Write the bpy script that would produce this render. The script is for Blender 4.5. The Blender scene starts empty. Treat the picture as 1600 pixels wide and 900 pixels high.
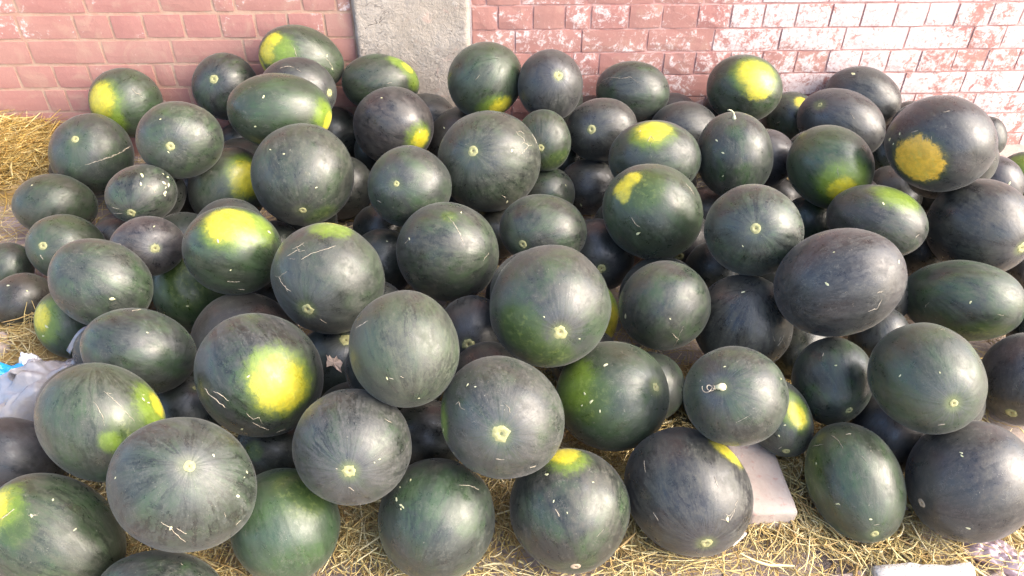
import bpy, bmesh, math, random
import numpy as np
from mathutils import Matrix, Vector, noise

scene = bpy.context.scene
COL = scene.collection
R = math.radians
rng = np.random.default_rng(7)
random.seed(7)

# ------------------------------------------------------------ camera, sky, sun, exposure
CAM_AXES = [[0.999211,-0.039324,0.005501],[0.01988,0.615365,0.787992],[-0.034373,-0.787261,0.615661]]

cam_data = bpy.data.cameras.new("camera")
cam_data.sensor_width = 36.0
cam_data.lens = 36.0 * 1208.0 / 1600.0
cam_data.clip_start = 0.02
cam_data.clip_end = 500
cam = bpy.data.objects.new("camera", cam_data)
COL.objects.link(cam)
cx_, cy_, cz_ = [Vector(a) for a in CAM_AXES]
cam.matrix_world = Matrix(((cx_.x, cy_.x, cz_.x, 0.0), (cx_.y, cy_.y, cz_.y, -2.75),
                           (cx_.z, cy_.z, cz_.z, 1.45), (0, 0, 0, 1)))
scene.camera = cam

SUN_DIR = Vector((0.74, -0.26, 0.62)).normalized()      # towards the sun
world = bpy.data.worlds.new("World")
scene.world = world
world.use_nodes = True
wn = world.node_tree.nodes
sky = wn.new("ShaderNodeTexSky")
sky.sky_type = 'NISHITA'
sky.sun_disc = False
sky.sun_elevation = math.asin(SUN_DIR.z)
sky.sun_rotation = math.atan2(SUN_DIR.x, SUN_DIR.y)
sky.air_density = 1.0
sky.dust_density = 4.5
sky.ozone_density = 1.0
world.node_tree.links.new(sky.outputs[0], wn["Background"].inputs[0])
wn["Background"].inputs[1].default_value = 0.15

sun_data = bpy.data.lights.new("sun", 'SUN')
sun_data.energy = 0.85
sun_data.angle = R(62)
sun_data.color = (1.0, 0.96, 0.91)
sun = bpy.data.objects.new("sun", sun_data)
COL.objects.link(sun)
sun.rotation_euler = SUN_DIR.to_track_quat('Z', 'Y').to_euler()

vs = scene.view_settings
vs.view_transform = 'Standard'
vs.look = 'None'
vs.gamma = 1.0
vs.exposure = 2.05

# ------------------------------------------------------------ data: every fruit in its place, metres
# [no, centre, three axes, half lengths, skin, stem axis, (scar size, kind), patches, scratches, flecks, label]
MELONS = [
[1,[-1.2676,-0.1164,0.2628],[[0.804,0.518,0.291],[-0.438,0.186,0.88],[0.402,-0.835,0.376]],[0.1221,0.1189,0.1141],"g",[0.646,-0.028,-0.763],None,[[[-0.546,0.34,0.766],0.54,"L"],[[-0.659,-0.219,0.72],0.372,"L"],[[-0.551,0.446,0.705],0.428,"Y"]],[[[[0.343,0.285,0.895],[0.361,0.109,0.926],[0.457,0.014,0.89]],0.0032],[[[0.376,0.101,0.921],[0.434,-0.078,0.897]],0.00256]],[],"green watermelon with a lime yellow patch on its end, alone against the pink brick wall"],
[2,[-1.3235,-0.3498,0.1819],[[0.239,0.553,0.798],[-0.867,-0.249,0.432],[0.438,-0.795,0.42]],[0.137,0.1262,0.1211],"n",[0.279,0.46,0.843],[0.092,"d"],[],[[[[-0.258,0.124,0.958],[-0.049,-0.236,0.971],[0.077,-0.438,0.896],[0.426,-0.817,0.39]],0.00607]],[],"dark watermelon with a long pale crack, beside the straw heap at the wall"],
[3,[-0.8826,-0.6628,0.3913],[[0.933,0.347,-0.094],[-0.068,0.428,0.901],[0.353,-0.834,0.423]],[0.1185,0.1091,0.1047],"n",[-0.255,-0.134,0.958],[0.11,"d"],[],[],[[[-0.352,0.54,0.765],0.00356],[[-0.319,-0.274,0.907],0.00356]],"round dark watermelon with a pale green blossom scar, behind the one full of flecks"],
[4,[-0.9054,-0.1108,0.3164],[[-0.596,-0.481,-0.644],[0.745,-0.031,-0.666],[0.301,-0.876,0.376]],[0.1158,0.1138,0.1092],"n",[0.019,-0.424,0.905],[0.132,"d"],[],[],[],"dark watermelon with a green blossom scar, highest one near the pink wall"],
[5,[-0.6244,-0.106,0.4145],[[-0.937,-0.09,0.336],[-0.274,-0.406,-0.872],[0.215,-0.909,0.356]],[0.1456,0.1094,0.1051],"g",[0.646,0.106,-0.756],None,[[[0.605,-0.015,0.796],0.465,"L"],[[0.726,-0.322,0.608],0.232,"Y"],[[0.824,0.105,0.557],0.286,"Y"],[[0.873,0.48,0.083],0.25,"Y"]],[[[[0.295,-0.365,0.883],[0.165,-0.179,0.97],[0.104,0.032,0.994]],0.00258],[[[-0.375,-0.286,0.882],[-0.617,-0.179,0.766],[-0.766,0.068,0.64]],0.00258]],[[[-0.551,-0.313,0.774],0.00537],[[-0.73,0.04,0.683],0.0043]],"topmost watermelon, with a yellow stripe down its side, against the wall beside the pillar"],
[6,[-0.6056,-0.3149,0.3858],[[-0.973,-0.228,0.033],[0.059,-0.387,-0.92],[0.222,-0.893,0.39]],[0.1218,0.1088,0.1044],"p",[-0.833,0.1,0.545],[0.106,"d"],[],[[[[0.36,-0.689,0.629],[0.16,-0.728,0.667],[0.003,-0.678,0.735]],0.00306],[[[-0.04,-0.638,0.769],[-0.144,-0.557,0.818]],0.00245]],[],"brownish watermelon squeezed between the topmost one and a big oblong green one"],
[7,[-0.6159,-0.5308,0.4166],[[-0.966,-0.184,0.18],[-0.083,-0.44,-0.894],[0.244,-0.879,0.409]],[0.1526,0.1131,0.1086],"g",[-0.911,-0.142,-0.387],None,[[[-0.884,0.041,0.465],0.362,"L"],[[-0.93,0.173,0.325],0.211,"Y"]],[],[[[0.304,-0.329,0.894],0.00567],[[0.443,0.412,0.796],0.00472]],"big oblong green watermelon lying sideways with a yellow tip at the top of the heap"],
[8,[-0.3583,-0.1256,0.3286],[[-0.992,-0.1,0.082],[-0.035,-0.397,-0.917],[0.125,-0.912,0.39]],[0.134,0.1012,0.0972],"g",[-0.85,-0.342,-0.4],None,[[[-0.466,-0.766,0.443],0.26,"L"],[[-0.728,-0.521,0.445],0.3,"L"],[[-0.893,-0.164,0.419],0.3,"L"],[[-0.712,-0.564,0.418],0.18,"Y"]],[[[[-0.142,-0.009,0.99],[-0.288,-0.056,0.956]],0.00333]],[],"green watermelon with a lime band over its shoulder, resting before the grey pillar"],
[9,[-0.2992,-0.336,0.2674],[[0.951,-0.033,-0.307],[0.289,0.45,0.845],[0.111,-0.893,0.437]],[0.1352,0.1288,0.1236],"p",[-0.841,0.331,-0.428],None,[[[0.671,-0.091,0.736],0.322,"L"],[[0.71,-0.113,0.695],0.237,"Y"]],[],[[[-0.448,0.594,0.669],0.00426],[[0.62,0.044,0.783],0.00426]],"grey watermelon with a small bright yellow spot low on its side, below the pillar"],
[10,[-0.5257,-0.7465,0.3132],[[0.598,0.508,0.62],[-0.77,0.15,0.62],[0.222,-0.848,0.481]],[0.148,0.1423,0.1366],"l",[-0.545,-0.385,0.745],[0.075,"d"],[[[-0.429,-0.789,0.44],0.291,"G"]],[],[[[0.05,0.78,0.624],0.00365],[[0.13,0.541,0.831],0.00365],[[-0.031,-0.321,0.947],0.00365]],"big dusty grey watermelon with its small pale scar underneath, below the oblong green one"],
[11,[-0.5571,-0.1086,0.1127],[[0.896,0.336,0.289],[-0.403,0.344,0.848],[0.185,-0.877,0.444]],[0.1175,0.1113,0.1068],"d",[0.671,0.086,-0.736],None,[],[],[],"dark watermelon in the gap between the yellow tipped oblong one and the yellow spotted one"],
[12,[-0.4799,-0.4619,0.1058],[[0.906,0.339,0.254],[-0.385,0.406,0.829],[0.178,-0.848,0.498]],[0.1104,0.1065,0.1022],"d",[0.7,-0.335,-0.631],None,[],[],[],"dark watermelon in shadow behind the big dusty grey one with its scar underneath"],
[13,[-0.211,-0.815,0.3117],[[0.97,0.193,0.147],[-0.224,0.476,0.851],[0.094,-0.858,0.505]],[0.1184,0.1143,0.1097],"n",[-0.282,0.153,0.947],[0.07,"d"],[],[[[[-0.806,-0.125,0.579],[-0.728,-0.191,0.658]],0.00218]],[],"round blackish watermelon with a tiny pale scar, just before the yellow spotted grey one"],
[14,[-0.2022,-0.0986,0.1679],[[-0.991,-0.11,-0.07],[0.111,-0.426,-0.898],[0.068,-0.898,0.434]],[0.1111,0.102,0.0979],"p",[-0.783,-0.065,-0.619],None,[],[],[],"dark watermelon at the foot of the grey pillar, mostly hidden"],
[15,[-0.0651,-0.2705,0.1754],[[0.998,0.049,0.045],[-0.062,0.455,0.888],[0.023,-0.889,0.457]],[0.1265,0.1177,0.113],"b",[-0.87,-0.146,-0.47],None,[],[],[[[-0.184,0.511,0.84],0.00448],[[-0.504,0.41,0.76],0.00448]],"brown shaded watermelon peeping from behind the big netted grey one"],
[16,[0.0203,-0.6793,0.3159],[[0.999,0.014,0.043],[-0.045,0.48,0.876],[-0.009,-0.877,0.48]],[0.1539,0.1481,0.1422],"l",[-0.306,0.23,0.924],[0.101,"d"],[],[[[[0.525,0.551,0.649],[0.579,0.461,0.672],[0.662,0.409,0.628],[0.681,0.333,0.652],[0.604,0.299,0.739]],0.00248],[[[0.681,0.333,0.652],[0.751,0.256,0.609],[0.818,0.279,0.503]],0.00382],[[[0.751,0.256,0.609],[0.669,0.173,0.723],[0.616,0.114,0.78],[0.558,0.167,0.813]],0.00382],[[[0.842,0.484,0.238],[0.899,0.381,0.215],[0.918,0.303,0.257]],0.00287],[[[0.534,0.513,0.672],[0.624,0.549,0.557],[0.681,0.484,0.55]],0.00248],[[[0.188,-0.664,0.724],[0.259,-0.722,0.642]],0.00229]],[[[0.426,0.186,0.886],0.00573],[[0.281,-0.804,0.523],0.00669]],"big dusty grey watermelon with a white netted scar on its shoulder, below the grey pillar"],
[17,[0.0151,-0.2802,0.4038],[[-0.595,-0.31,-0.741],[0.803,-0.236,-0.546],[-0.006,-0.921,0.39]],[0.1275,0.1206,0.1158],"g",[0.675,-0.019,-0.737],None,[[[0.481,0.64,0.599],0.392,"L"],[[0.322,0.757,0.569],0.285,"Y"]],[[[[0.147,-0.224,0.963],[-0.021,-0.204,0.979]],0.0021]],[],"tall green watermelon with a yellow patch at its foot, before the edge of the pillar"],
[18,[0.2252,-0.3589,0.4196],[[-0.073,0.4,0.913],[-0.994,0.05,-0.101],[-0.086,-0.915,0.394]],[0.1131,0.1042,0.1001],"p",[0.226,-0.269,0.936],[0.132,"s"],[],[],[],"purplish black watermelon with a pale starry scar, against the wall next to the pillar"],
[19,[0.196,-0.5229,0.3038],[[-0.032,0.46,0.888],[-0.996,0.054,-0.065],[-0.078,-0.886,0.456]],[0.0962,0.0876,0.0841],"g",[-0.234,0.122,0.965],[0.121,"d"],[[[-0.757,-0.43,0.493],0.462,"G"]],[],[],"small green watermelon with a pinkish scar, tucked behind the netted grey one"],
[20,[0.3977,-0.4044,0.28],[[-0.986,0.099,-0.137],[0.077,-0.455,-0.887],[-0.15,-0.885,0.441]],[0.1184,0.1028,0.0987],"p",[0.273,-0.033,0.961],[0.134,"d"],[],[],[],"grey watermelon with a green scar and a small trailing groove, under the whitest bricks"],
[21,[0.5396,-0.1529,0.3011],[[-0.978,0.207,0.008],[-0.089,-0.387,-0.918],[-0.187,-0.898,0.397]],[0.1293,0.1065,0.1022],"n",[-0.782,-0.001,-0.623],None,[],[[[[0.854,-0.231,0.465],[0.603,-0.395,0.693],[0.341,-0.377,0.861],[0.093,-0.46,0.883],[-0.181,-0.264,0.947]],0.00224]],[],"round watermelon with faint cross stripes, at the wall between the starry and yellow faced ones"],
[22,[0.4056,-0.0818,0.1647],[[0.98,-0.184,-0.073],[0.144,0.412,0.9],[-0.136,-0.893,0.43]],[0.0911,0.0844,0.0811],"b",[-0.575,0.112,-0.81],None,[],[],[],"brown sliver of a watermelon low against the wall beside the starry scarred one"],
[23,[0.7135,-0.0912,0.1676],[[-0.916,0.345,0.206],[-0.326,-0.338,-0.883],[-0.235,-0.876,0.422]],[0.0998,0.0933,0.0895],"p",[-0.675,0.035,-0.737],None,[],[],[],"sliver of a grey watermelon low against the wall beside the cross striped one"],
[24,[0.7096,-0.2915,0.2123],[[0.961,-0.278,-0.002],[0.123,0.418,0.9],[-0.25,-0.865,0.435]],[0.1191,0.1013,0.0972],"p",[0.893,0.22,-0.392],None,[],[],[],"grey unmarked watermelon wedged behind the one with the upright curled stem"],
[25,[0.522,-0.664,0.3109],[[-0.974,0.221,-0.041],[-0.068,-0.465,-0.883],[-0.215,-0.857,0.468]],[0.1384,0.1116,0.1071],"l",[0.753,0.181,-0.633],None,[[[0.11,-0.697,0.709],0.455,"L"],[[0.073,-0.733,0.676],0.325,"Y"]],[[[[0.157,-0.407,0.9],[0.102,-0.578,0.809],[0.026,-0.449,0.893]],0.00288],[[[0.09,-0.412,0.907],[0.079,-0.246,0.966]],0.00192]],[[[0.34,-0.685,0.645],0.00385]],"grey green watermelon with a yellow cap, right behind the one with a hooked yellow patch"],
[26,[0.4655,-0.9476,0.2983],[[0.816,-0.446,-0.367],[0.537,0.351,0.767],[-0.213,-0.823,0.526]],[0.1408,0.1309,0.1257],"g",[0.897,-0.179,-0.405],None,[[[-0.442,0.294,0.847],0.407,"G"],[[-0.682,0.354,0.64],0.163,"Y"],[[-0.625,-0.04,0.78],0.122,"Y"],[[-0.731,0.106,0.674],0.19,"Y"]],[[[[0.245,0.847,0.472],[0.386,0.805,0.451],[0.49,0.753,0.44]],0.00263],[[[-0.277,-0.323,0.905],[-0.142,-0.382,0.913],[-0.029,-0.381,0.924]],0.0014]],[[[0.007,-0.511,0.859],0.00701]],"large watermelon with a hooked yellow patch on its shoulder, before the yellow capped one"],
[27,[0.3608,-0.4613,0.0931],[[-0.981,0.185,0.052],[-0.138,-0.489,-0.861],[-0.134,-0.852,0.505]],[0.1004,0.0956,0.0917],"p",[0.805,0.171,-0.568],None,[],[],[[[0.171,0.648,0.742],0.00653]],"dark watermelon in shadow under the green scarred grey one"],
[28,[0.2035,-0.5555,0.1248],[[0.995,-0.1,-0.013],[0.063,0.512,0.857],[-0.079,-0.853,0.515]],[0.0949,0.0901,0.0865],"n",[-0.795,-0.121,-0.595],None,[],[],[[[0.657,0.33,0.678],0.0042],[[0.621,-0.24,0.747],0.0063]],"small bluish watermelon hidden behind the netted grey one, beside its lower edge"],
[29,[0.7711,-0.6611,0.314],[[-0.166,0.518,0.839],[-0.937,0.183,-0.298],[-0.308,-0.836,0.454]],[0.13,0.1126,0.1081],"n",[0.865,-0.134,0.483],[0.063,"stem"],[],[],[[[0.405,0.384,0.83],0.00573],[[0.107,0.269,0.957],0.00477],[[-0.393,0.355,0.849],0.00382]],"striped blackish watermelon with a thin curled stem standing up on top"],
[30,[0.9275,-0.2048,0.3288],[[0.917,-0.384,-0.112],[0.244,0.315,0.917],[-0.316,-0.868,0.382]],[0.1311,0.1147,0.1101],"g",[0.922,-0.055,-0.383],None,[[[0.18,0.492,0.852],0.577,"L"],[[0.191,0.513,0.837],0.447,"Y"],[[0.353,0.127,0.927],0.317,"Y"]],[],[],"watermelon with a large yellow face turned outwards, high against the pink wall"],
[31,[0.915,-0.0774,0.1898],[[-0.865,0.423,0.269],[-0.405,-0.273,-0.873],[-0.296,-0.864,0.407]],[0.0849,0.0787,0.0756],"d",[0.784,0.403,-0.473],None,[],[],[],"dark sliver of a watermelon behind the one with the large yellow face"],
[32,[1.166,-0.1002,0.158],[[-0.7,0.537,0.47],[-0.612,-0.113,-0.783],[-0.368,-0.836,0.408]],[0.1082,0.1007,0.0967],"n",[-0.768,0.088,-0.635],None,[[[0.105,-0.685,0.721],0.257,"Y"]],[[[[0.269,0.392,0.88],[0.219,0.286,0.933]],0.00232]],[],"dark watermelon with a small yellow spot, half behind a long purplish one by the wall"],
[33,[1.26,-0.3007,0.2338],[[-0.825,0.526,0.206],[-0.38,-0.247,-0.891],[-0.418,-0.813,0.404]],[0.1502,0.1151,0.1105],"p",[0.634,-0.291,0.716],[0.065,"s"],[],[[[[-0.055,-0.397,0.916],[-0.208,-0.284,0.936]],0.00257]],[],"long purplish watermelon with a tiny star mark, just before the white nicked one"],
[34,[1.4061,-0.1163,0.2473],[[0.817,-0.535,-0.217],[0.377,0.21,0.902],[-0.437,-0.818,0.374]],[0.1367,0.1112,0.1067],"p",[0.938,-0.086,-0.335],None,[],[],[[[-0.511,0.587,0.628],0.01116]],"grey watermelon with a triangular white nick on top, against the whitened bricks"],
[35,[0.9157,-0.547,0.2438],[[-0.712,0.541,0.448],[-0.613,-0.168,-0.772],[-0.343,-0.824,0.451]],[0.0949,0.0901,0.0865],"p",[-0.677,-0.223,-0.701],None,[],[],[],"grey watermelon in shadow beside the one with the curled stem"],
[36,[1.0445,-0.7279,0.307],[[-0.667,0.597,0.446],[-0.622,-0.117,-0.775],[-0.41,-0.794,0.449]],[0.1297,0.1193,0.1145],"G",[-0.914,-0.081,-0.397],None,[[[-0.562,0.084,0.823],0.56,"L"],[[-0.606,0.21,0.767],0.311,"Y"]],[[[[-0.122,-0.103,0.987],[-0.272,0.017,0.962]],0.00277]],[[[0.046,0.974,0.22],0.00553]],"bright green watermelon with lengthwise dark stripes and an orange yellow underside"],
[37,[1.2709,-0.8572,0.4494],[[0.802,-0.589,-0.096],[0.31,0.273,0.911],[-0.51,-0.76,0.402]],[0.1374,0.131,0.1257],"p",[-0.745,0.123,-0.655],None,[[[-0.234,-0.473,0.85],0.478,"O"]],[[[[-0.545,0.029,0.838],[-0.444,0.108,0.89]],0.0033],[[[-0.333,0.027,0.943],[-0.286,-0.078,0.955]],0.00165],[[[-0.266,0.066,0.962],[-0.213,-0.05,0.976]],0.00165],[[[-0.188,0.082,0.979],[-0.162,-0.003,0.987]],0.00165],[[[-0.198,0.58,0.79],[-0.107,0.641,0.76]],0.0033]],[[[-0.855,-0.24,0.459],0.0066],[[-0.731,-0.067,0.679],0.00495],[[-0.758,-0.302,0.578],0.00413]],"very large purplish watermelon with a broad orange tan belly patch"],
[38,[1.6452,-0.0865,0.1211],[[0.492,-0.613,-0.619],[0.724,-0.107,0.682],[-0.484,-0.783,0.391]],[0.0944,0.085,0.0816],"b",[-0.94,0.041,-0.338],None,[],[],[],"brown sliver of a watermelon low against the wall behind the orange bellied one"],
[39,[1.9757,-0.0854,0.0699],[[-0.195,0.561,0.804],[-0.812,0.367,-0.453],[-0.55,-0.742,0.384]],[0.0769,0.059,0.0566],"p",[-0.711,-0.177,-0.681],None,[],[],[],"small grey watermelon at the wall behind the right shoulder of the orange bellied one"],
[40,[1.8945,-0.4618,0.092],[[-0.304,0.66,0.687],[-0.756,0.272,-0.596],[-0.58,-0.701,0.416]],[0.099,0.0883,0.0847],"g",[0.707,-0.137,-0.693],None,[[[0.579,0.012,0.815],0.434,"L"]],[],[],"pale green watermelon with a lime side, at the far right edge"],
[41,[1.7358,-0.52,0.1185],[[-0.342,0.664,0.665],[-0.758,0.224,-0.613],[-0.556,-0.714,0.426]],[0.0966,0.0876,0.0841],"p",[-0.729,-0.025,-0.685],None,[],[],[[[-0.209,-0.49,0.846],0.00601]],"pale grey watermelon below the orange bellied one, beside the lime sided one"],
[42,[1.3903,-0.5323,0.0918],[[0.427,-0.652,-0.627],[0.772,-0.099,0.628],[-0.471,-0.752,0.461]],[0.0965,0.0905,0.0869],"b",[-0.822,0.381,-0.423],None,[],[],[],"brown watermelon in shadow between the bright green striped one and the orange bellied one"],
[43,[1.4702,-0.2437,0.0764],[[0.508,-0.624,-0.594],[0.73,-0.055,0.681],[-0.457,-0.78,0.427]],[0.0816,0.0755,0.0725],"l",[0.888,-0.184,-0.421],None,[],[],[],"pale grey watermelon glimpsed between the white nicked one and the orange bellied one"],
[44,[1.4063,-0.9659,0.2424],[[-0.641,0.707,0.299],[-0.539,-0.138,-0.831],[-0.547,-0.693,0.469]],[0.1391,0.1335,0.1281],"p",[-0.827,-0.134,0.546],[0.111,"s"],[],[],[],"huge purplish grey watermelon with a starry scar, below the orange bellied one"],
[45,[1.1073,-0.9575,0.2606],[[0.848,-0.53,-0.009],[0.267,0.413,0.871],[-0.458,-0.741,0.492]],[0.1323,0.1011,0.0971],"l",[0.589,-0.249,-0.769],None,[[[0.226,0.841,0.492],0.466,"L"]],[[[[0.79,-0.158,0.593],[0.833,-0.035,0.553]],0.00343]],[[[-0.003,0.498,0.867],0.00514],[[-0.795,-0.35,-0.495],0.00343]],"oblong grey watermelon with a washed out lime top, above the biggest tilted one"],
[46,[0.813,-1.3768,0.3754],[[0.85,-0.098,0.518],[-0.315,0.694,0.648],[-0.423,-0.714,0.559]],[0.1436,0.1206,0.1157],"p",[0.8,-0.016,-0.599],None,[],[[[[0.195,-0.67,0.716],[0.317,-0.678,0.664],[0.433,-0.545,0.718]],0.00351],[[[0.409,-0.41,0.815],[0.501,-0.417,0.758]],0.00281],[[[-0.008,-0.215,0.977],[0.035,-0.198,0.979]],0.0014]],[[[-0.19,0.042,0.981],0.00561],[[0.074,0.527,0.846],0.00281],[[0.887,-0.02,0.461],0.00561]],"big oblong purplish watermelon tilted upward, with a brownish middle and a dent near its end"],
[47,[1.295,-1.1582,0.1325],[[-0.835,0.512,-0.202],[-0.145,-0.558,-0.817],[-0.531,-0.653,0.54]],[0.1493,0.1097,0.1053],"n",[-0.687,0.417,-0.595],None,[[[-0.281,0.906,0.317],0.532,"G"],[[-0.089,0.983,-0.16],0.399,"L"]],[[[[-0.562,0.223,0.797],[-0.658,0.219,0.721]],0.00324],[[[0.536,0.285,0.794],[0.467,0.144,0.872]],0.00194]],[[[-0.145,0.019,0.989],0.00486]],"long olive watermelon lying flat with a yellowish underside, under the huge starry scarred one"],
[48,[0.9104,-1.6351,0.3174],[[0.472,-0.788,-0.396],[0.728,0.095,0.679],[-0.497,-0.609,0.618]],[0.1137,0.1083,0.104],"g",[0.599,0.099,0.795],[0.073,"s"],[],[[[[0.732,-0.351,0.583],[0.773,-0.242,0.586]],0.00497]],[[[0.041,0.256,0.966],0.00249],[[-0.269,-0.315,0.91],0.00311]],"large olive green watermelon with a starry scar and a white chip near its lower end"],
[49,[0.7992,-1.4972,0.1802],[[-0.195,-0.634,-0.748],[0.892,-0.432,0.134],[-0.409,-0.641,0.65]],[0.1021,0.0889,0.0853],"n",[0.596,0.514,0.617],[0.09,"d"],[],[[[[-0.552,-0.28,0.786],[-0.476,-0.297,0.828]],0.00213]],[[[-0.329,0.044,0.943],0.00356]],"upright green watermelon with a pinkish scar, under the tilted purplish one"],
[50,[1.325,-1.4413,0.1093],[[0.343,0.48,0.807],[-0.741,0.667,-0.082],[-0.577,-0.57,0.584]],[0.1139,0.1035,0.0994],"p",[-0.78,0.009,0.626],[0.119,"d"],[],[],[],"purplish watermelon with a sunken pink scar, behind the huge one in the front corner"],
[51,[1.0041,-1.765,0.149],[[0.619,0.317,0.718],[-0.584,0.797,0.152],[-0.524,-0.514,0.679]],[0.1295,0.1191,0.1144],"p",[-0.795,0.294,0.53],[0.079,"n"],[],[],[[[0.186,0.33,0.925],0.00366],[[-0.588,-0.438,0.68],0.00488],[[0.218,0.37,0.903],0.00366]],"huge purplish grey watermelon on the straw in the front right corner"],
[52,[0.777,-1.7373,0.1137],[[-0.19,0.832,0.521],[-0.887,0.082,-0.454],[-0.42,-0.548,0.723]],[0.124,0.0938,0.0901],"g",[-0.853,-0.032,0.521],[0.083,"d"],[[[0.422,0.84,0.342],0.475,"G"],[[0.382,0.918,-0.11],0.275,"L"]],[[[[0.796,0.117,0.594],[0.668,0.005,0.744],[0.551,-0.025,0.834]],0.00193],[[[0.746,-0.169,0.644],[0.737,-0.276,0.618]],0.00257],[[[0.701,0.565,0.435],[0.677,0.31,0.667]],0.00128],[[[0.375,-0.311,0.873],[0.268,-0.368,0.89]],0.00128],[[[-0.699,-0.074,0.711],[-0.71,-0.189,0.679]],0.00257]],[[[0.428,0.607,0.669],0.00257],[[-0.601,-0.053,0.798],0.00385],[[-0.258,0.486,0.835],0.00321],[[-0.264,0.447,0.854],0.00257]],"olive green egg shaped watermelon with many flecks, leaning upright on the straw"],
[53,[0.93,-1.5796,0.092],[[0.549,0.409,0.729],[-0.698,0.705,0.13],[-0.46,-0.579,0.672]],[0.0988,0.0907,0.087],"p",[-0.911,-0.138,-0.388],None,[],[],[],"dark purple watermelon in shadow behind the flecked egg shaped one"],
[54,[0.6594,-1.5694,0.1388],[[-0.358,0.776,0.519],[-0.866,-0.068,-0.496],[-0.35,-0.627,0.696]],[0.0945,0.0711,0.0683],"n",[-0.806,0.264,0.53],[0.103,"d"],[[[-0.005,-0.572,0.82],0.432,"L"],[[-0.127,-0.552,0.824],0.27,"Y"]],[[[[-0.68,0.453,0.577],[-0.658,0.312,0.685]],0.00281]],[[[-0.392,0.236,0.889],0.00352],[[-0.221,-0.068,0.973],0.00281]],"watermelon with a yellow back leaning beside the loose bricks"],
[55,[0.5024,-1.6663,0.3109],[[0.913,0.004,0.407],[-0.27,0.754,0.598],[-0.304,-0.657,0.69]],[0.1019,0.1008,0.0968],"n",[-0.16,0.252,0.954],[0.075,"curl"],[],[[[[-0.516,0.478,0.711],[-0.484,0.493,0.722]],0.0019],[[[-0.147,-0.464,0.874],[-0.016,-0.442,0.897],[0.144,-0.405,0.903]],0.00127]],[[[0.013,0.598,0.801],0.00317],[[0.926,0.056,0.373],0.00253]],"striped grey green watermelon with a white curly tendril at its scar"],
[56,[0.6499,-1.2843,0.176],[[0.615,0.344,0.709],[-0.722,0.608,0.331],[-0.317,-0.716,0.622]],[0.1236,0.122,0.1171],"p",[-0.656,-0.243,-0.715],None,[],[[[[0.155,-0.593,0.79],[0.1,-0.685,0.721]],0.0019],[[[0.063,-0.781,0.621],[0.194,-0.785,0.589],[0.295,-0.749,0.593]],0.00285],[[[0.146,-0.743,0.653],[0.244,-0.726,0.643]],0.00238],[[[0.176,-0.867,0.466],[0.221,-0.778,0.588]],0.0019]],[[[0.476,0.371,0.797],0.00555]],"dark grey watermelon with a hairy scratch, half under the tilted purplish one"],
[57,[0.4362,-1.2998,0.2549],[[0.372,0.521,0.768],[-0.9,0.404,0.162],[-0.226,-0.752,0.62]],[0.1095,0.1089,0.1045],"n",[0.908,-0.271,-0.319],None,[],[[[[-0.757,0.636,-0.15],[-0.799,0.578,-0.163],[-0.86,0.498,-0.11]],0.0031],[[[-0.501,-0.373,0.781],[-0.585,-0.553,0.593]],0.00201],[[[-0.762,-0.507,0.403],[-0.443,-0.524,0.727],[-0.286,-0.548,0.786]],0.00186]],[[[-0.528,0.665,0.529],0.00775],[[-0.233,-0.225,0.946],0.0031]],"round bluish green watermelon with a scabby lower side, below the hooked yellow patched one"],
[58,[0.1395,-1.4484,0.3769],[[-0.762,-0.362,-0.538],[0.643,-0.527,-0.556],[-0.082,-0.769,0.634]],[0.1339,0.131,0.1257],"n",[0.133,0.412,0.901],[0.105,"s"],[[[0.573,-0.046,0.818],0.354,"G"],[[0.52,0.62,0.587],0.332,"G"]],[],[[[0.161,0.054,0.986],0.00279],[[-0.021,0.678,0.735],0.00279]],"biggest round watermelon in the middle of the heap, black with a starred scar"],
[59,[0.266,-1.1436,0.0959],[[-0.122,0.651,0.749],[-0.985,0.016,-0.174],[-0.126,-0.759,0.639]],[0.1009,0.0938,0.09],"g",[0.71,-0.125,-0.693],None,[[[-0.211,-0.564,0.798],0.976,"L"],[[-0.488,-0.709,0.51],0.563,"Y"]],[],[],"lime yellow sided watermelon showing only as a crescent behind the biggest round one"],
[60,[0.28,-1.5405,0.1887],[[-0.986,0.145,-0.08],[-0.048,-0.716,-0.697],[-0.158,-0.683,0.713]],[0.1279,0.1211,0.1162],"g",[-0.759,-0.194,0.621],[0.08,"s"],[[[0.547,0.018,0.837],0.48,"G"],[[0.718,-0.204,0.665],0.42,"L"]],[],[[[0.46,-0.039,0.887],0.00427],[[0.352,0.102,0.93],0.00569],[[0.203,0.264,0.943],0.00356],[[0.105,-0.553,0.826],0.00569],[[0.513,0.174,0.841],0.00285]],"large watermelon with a bright green side and white flecks, below the biggest round one"],
[61,[0.3948,-1.4129,0.0835],[[-0.962,0.006,-0.272],[0.182,-0.729,-0.66],[-0.202,-0.685,0.7]],[0.0903,0.0858,0.0824],"n",[-0.653,-0.724,-0.221],[0.089,"d"],[],[],[],"dark watermelon in shadow behind the green sided white flecked one"],
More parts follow.
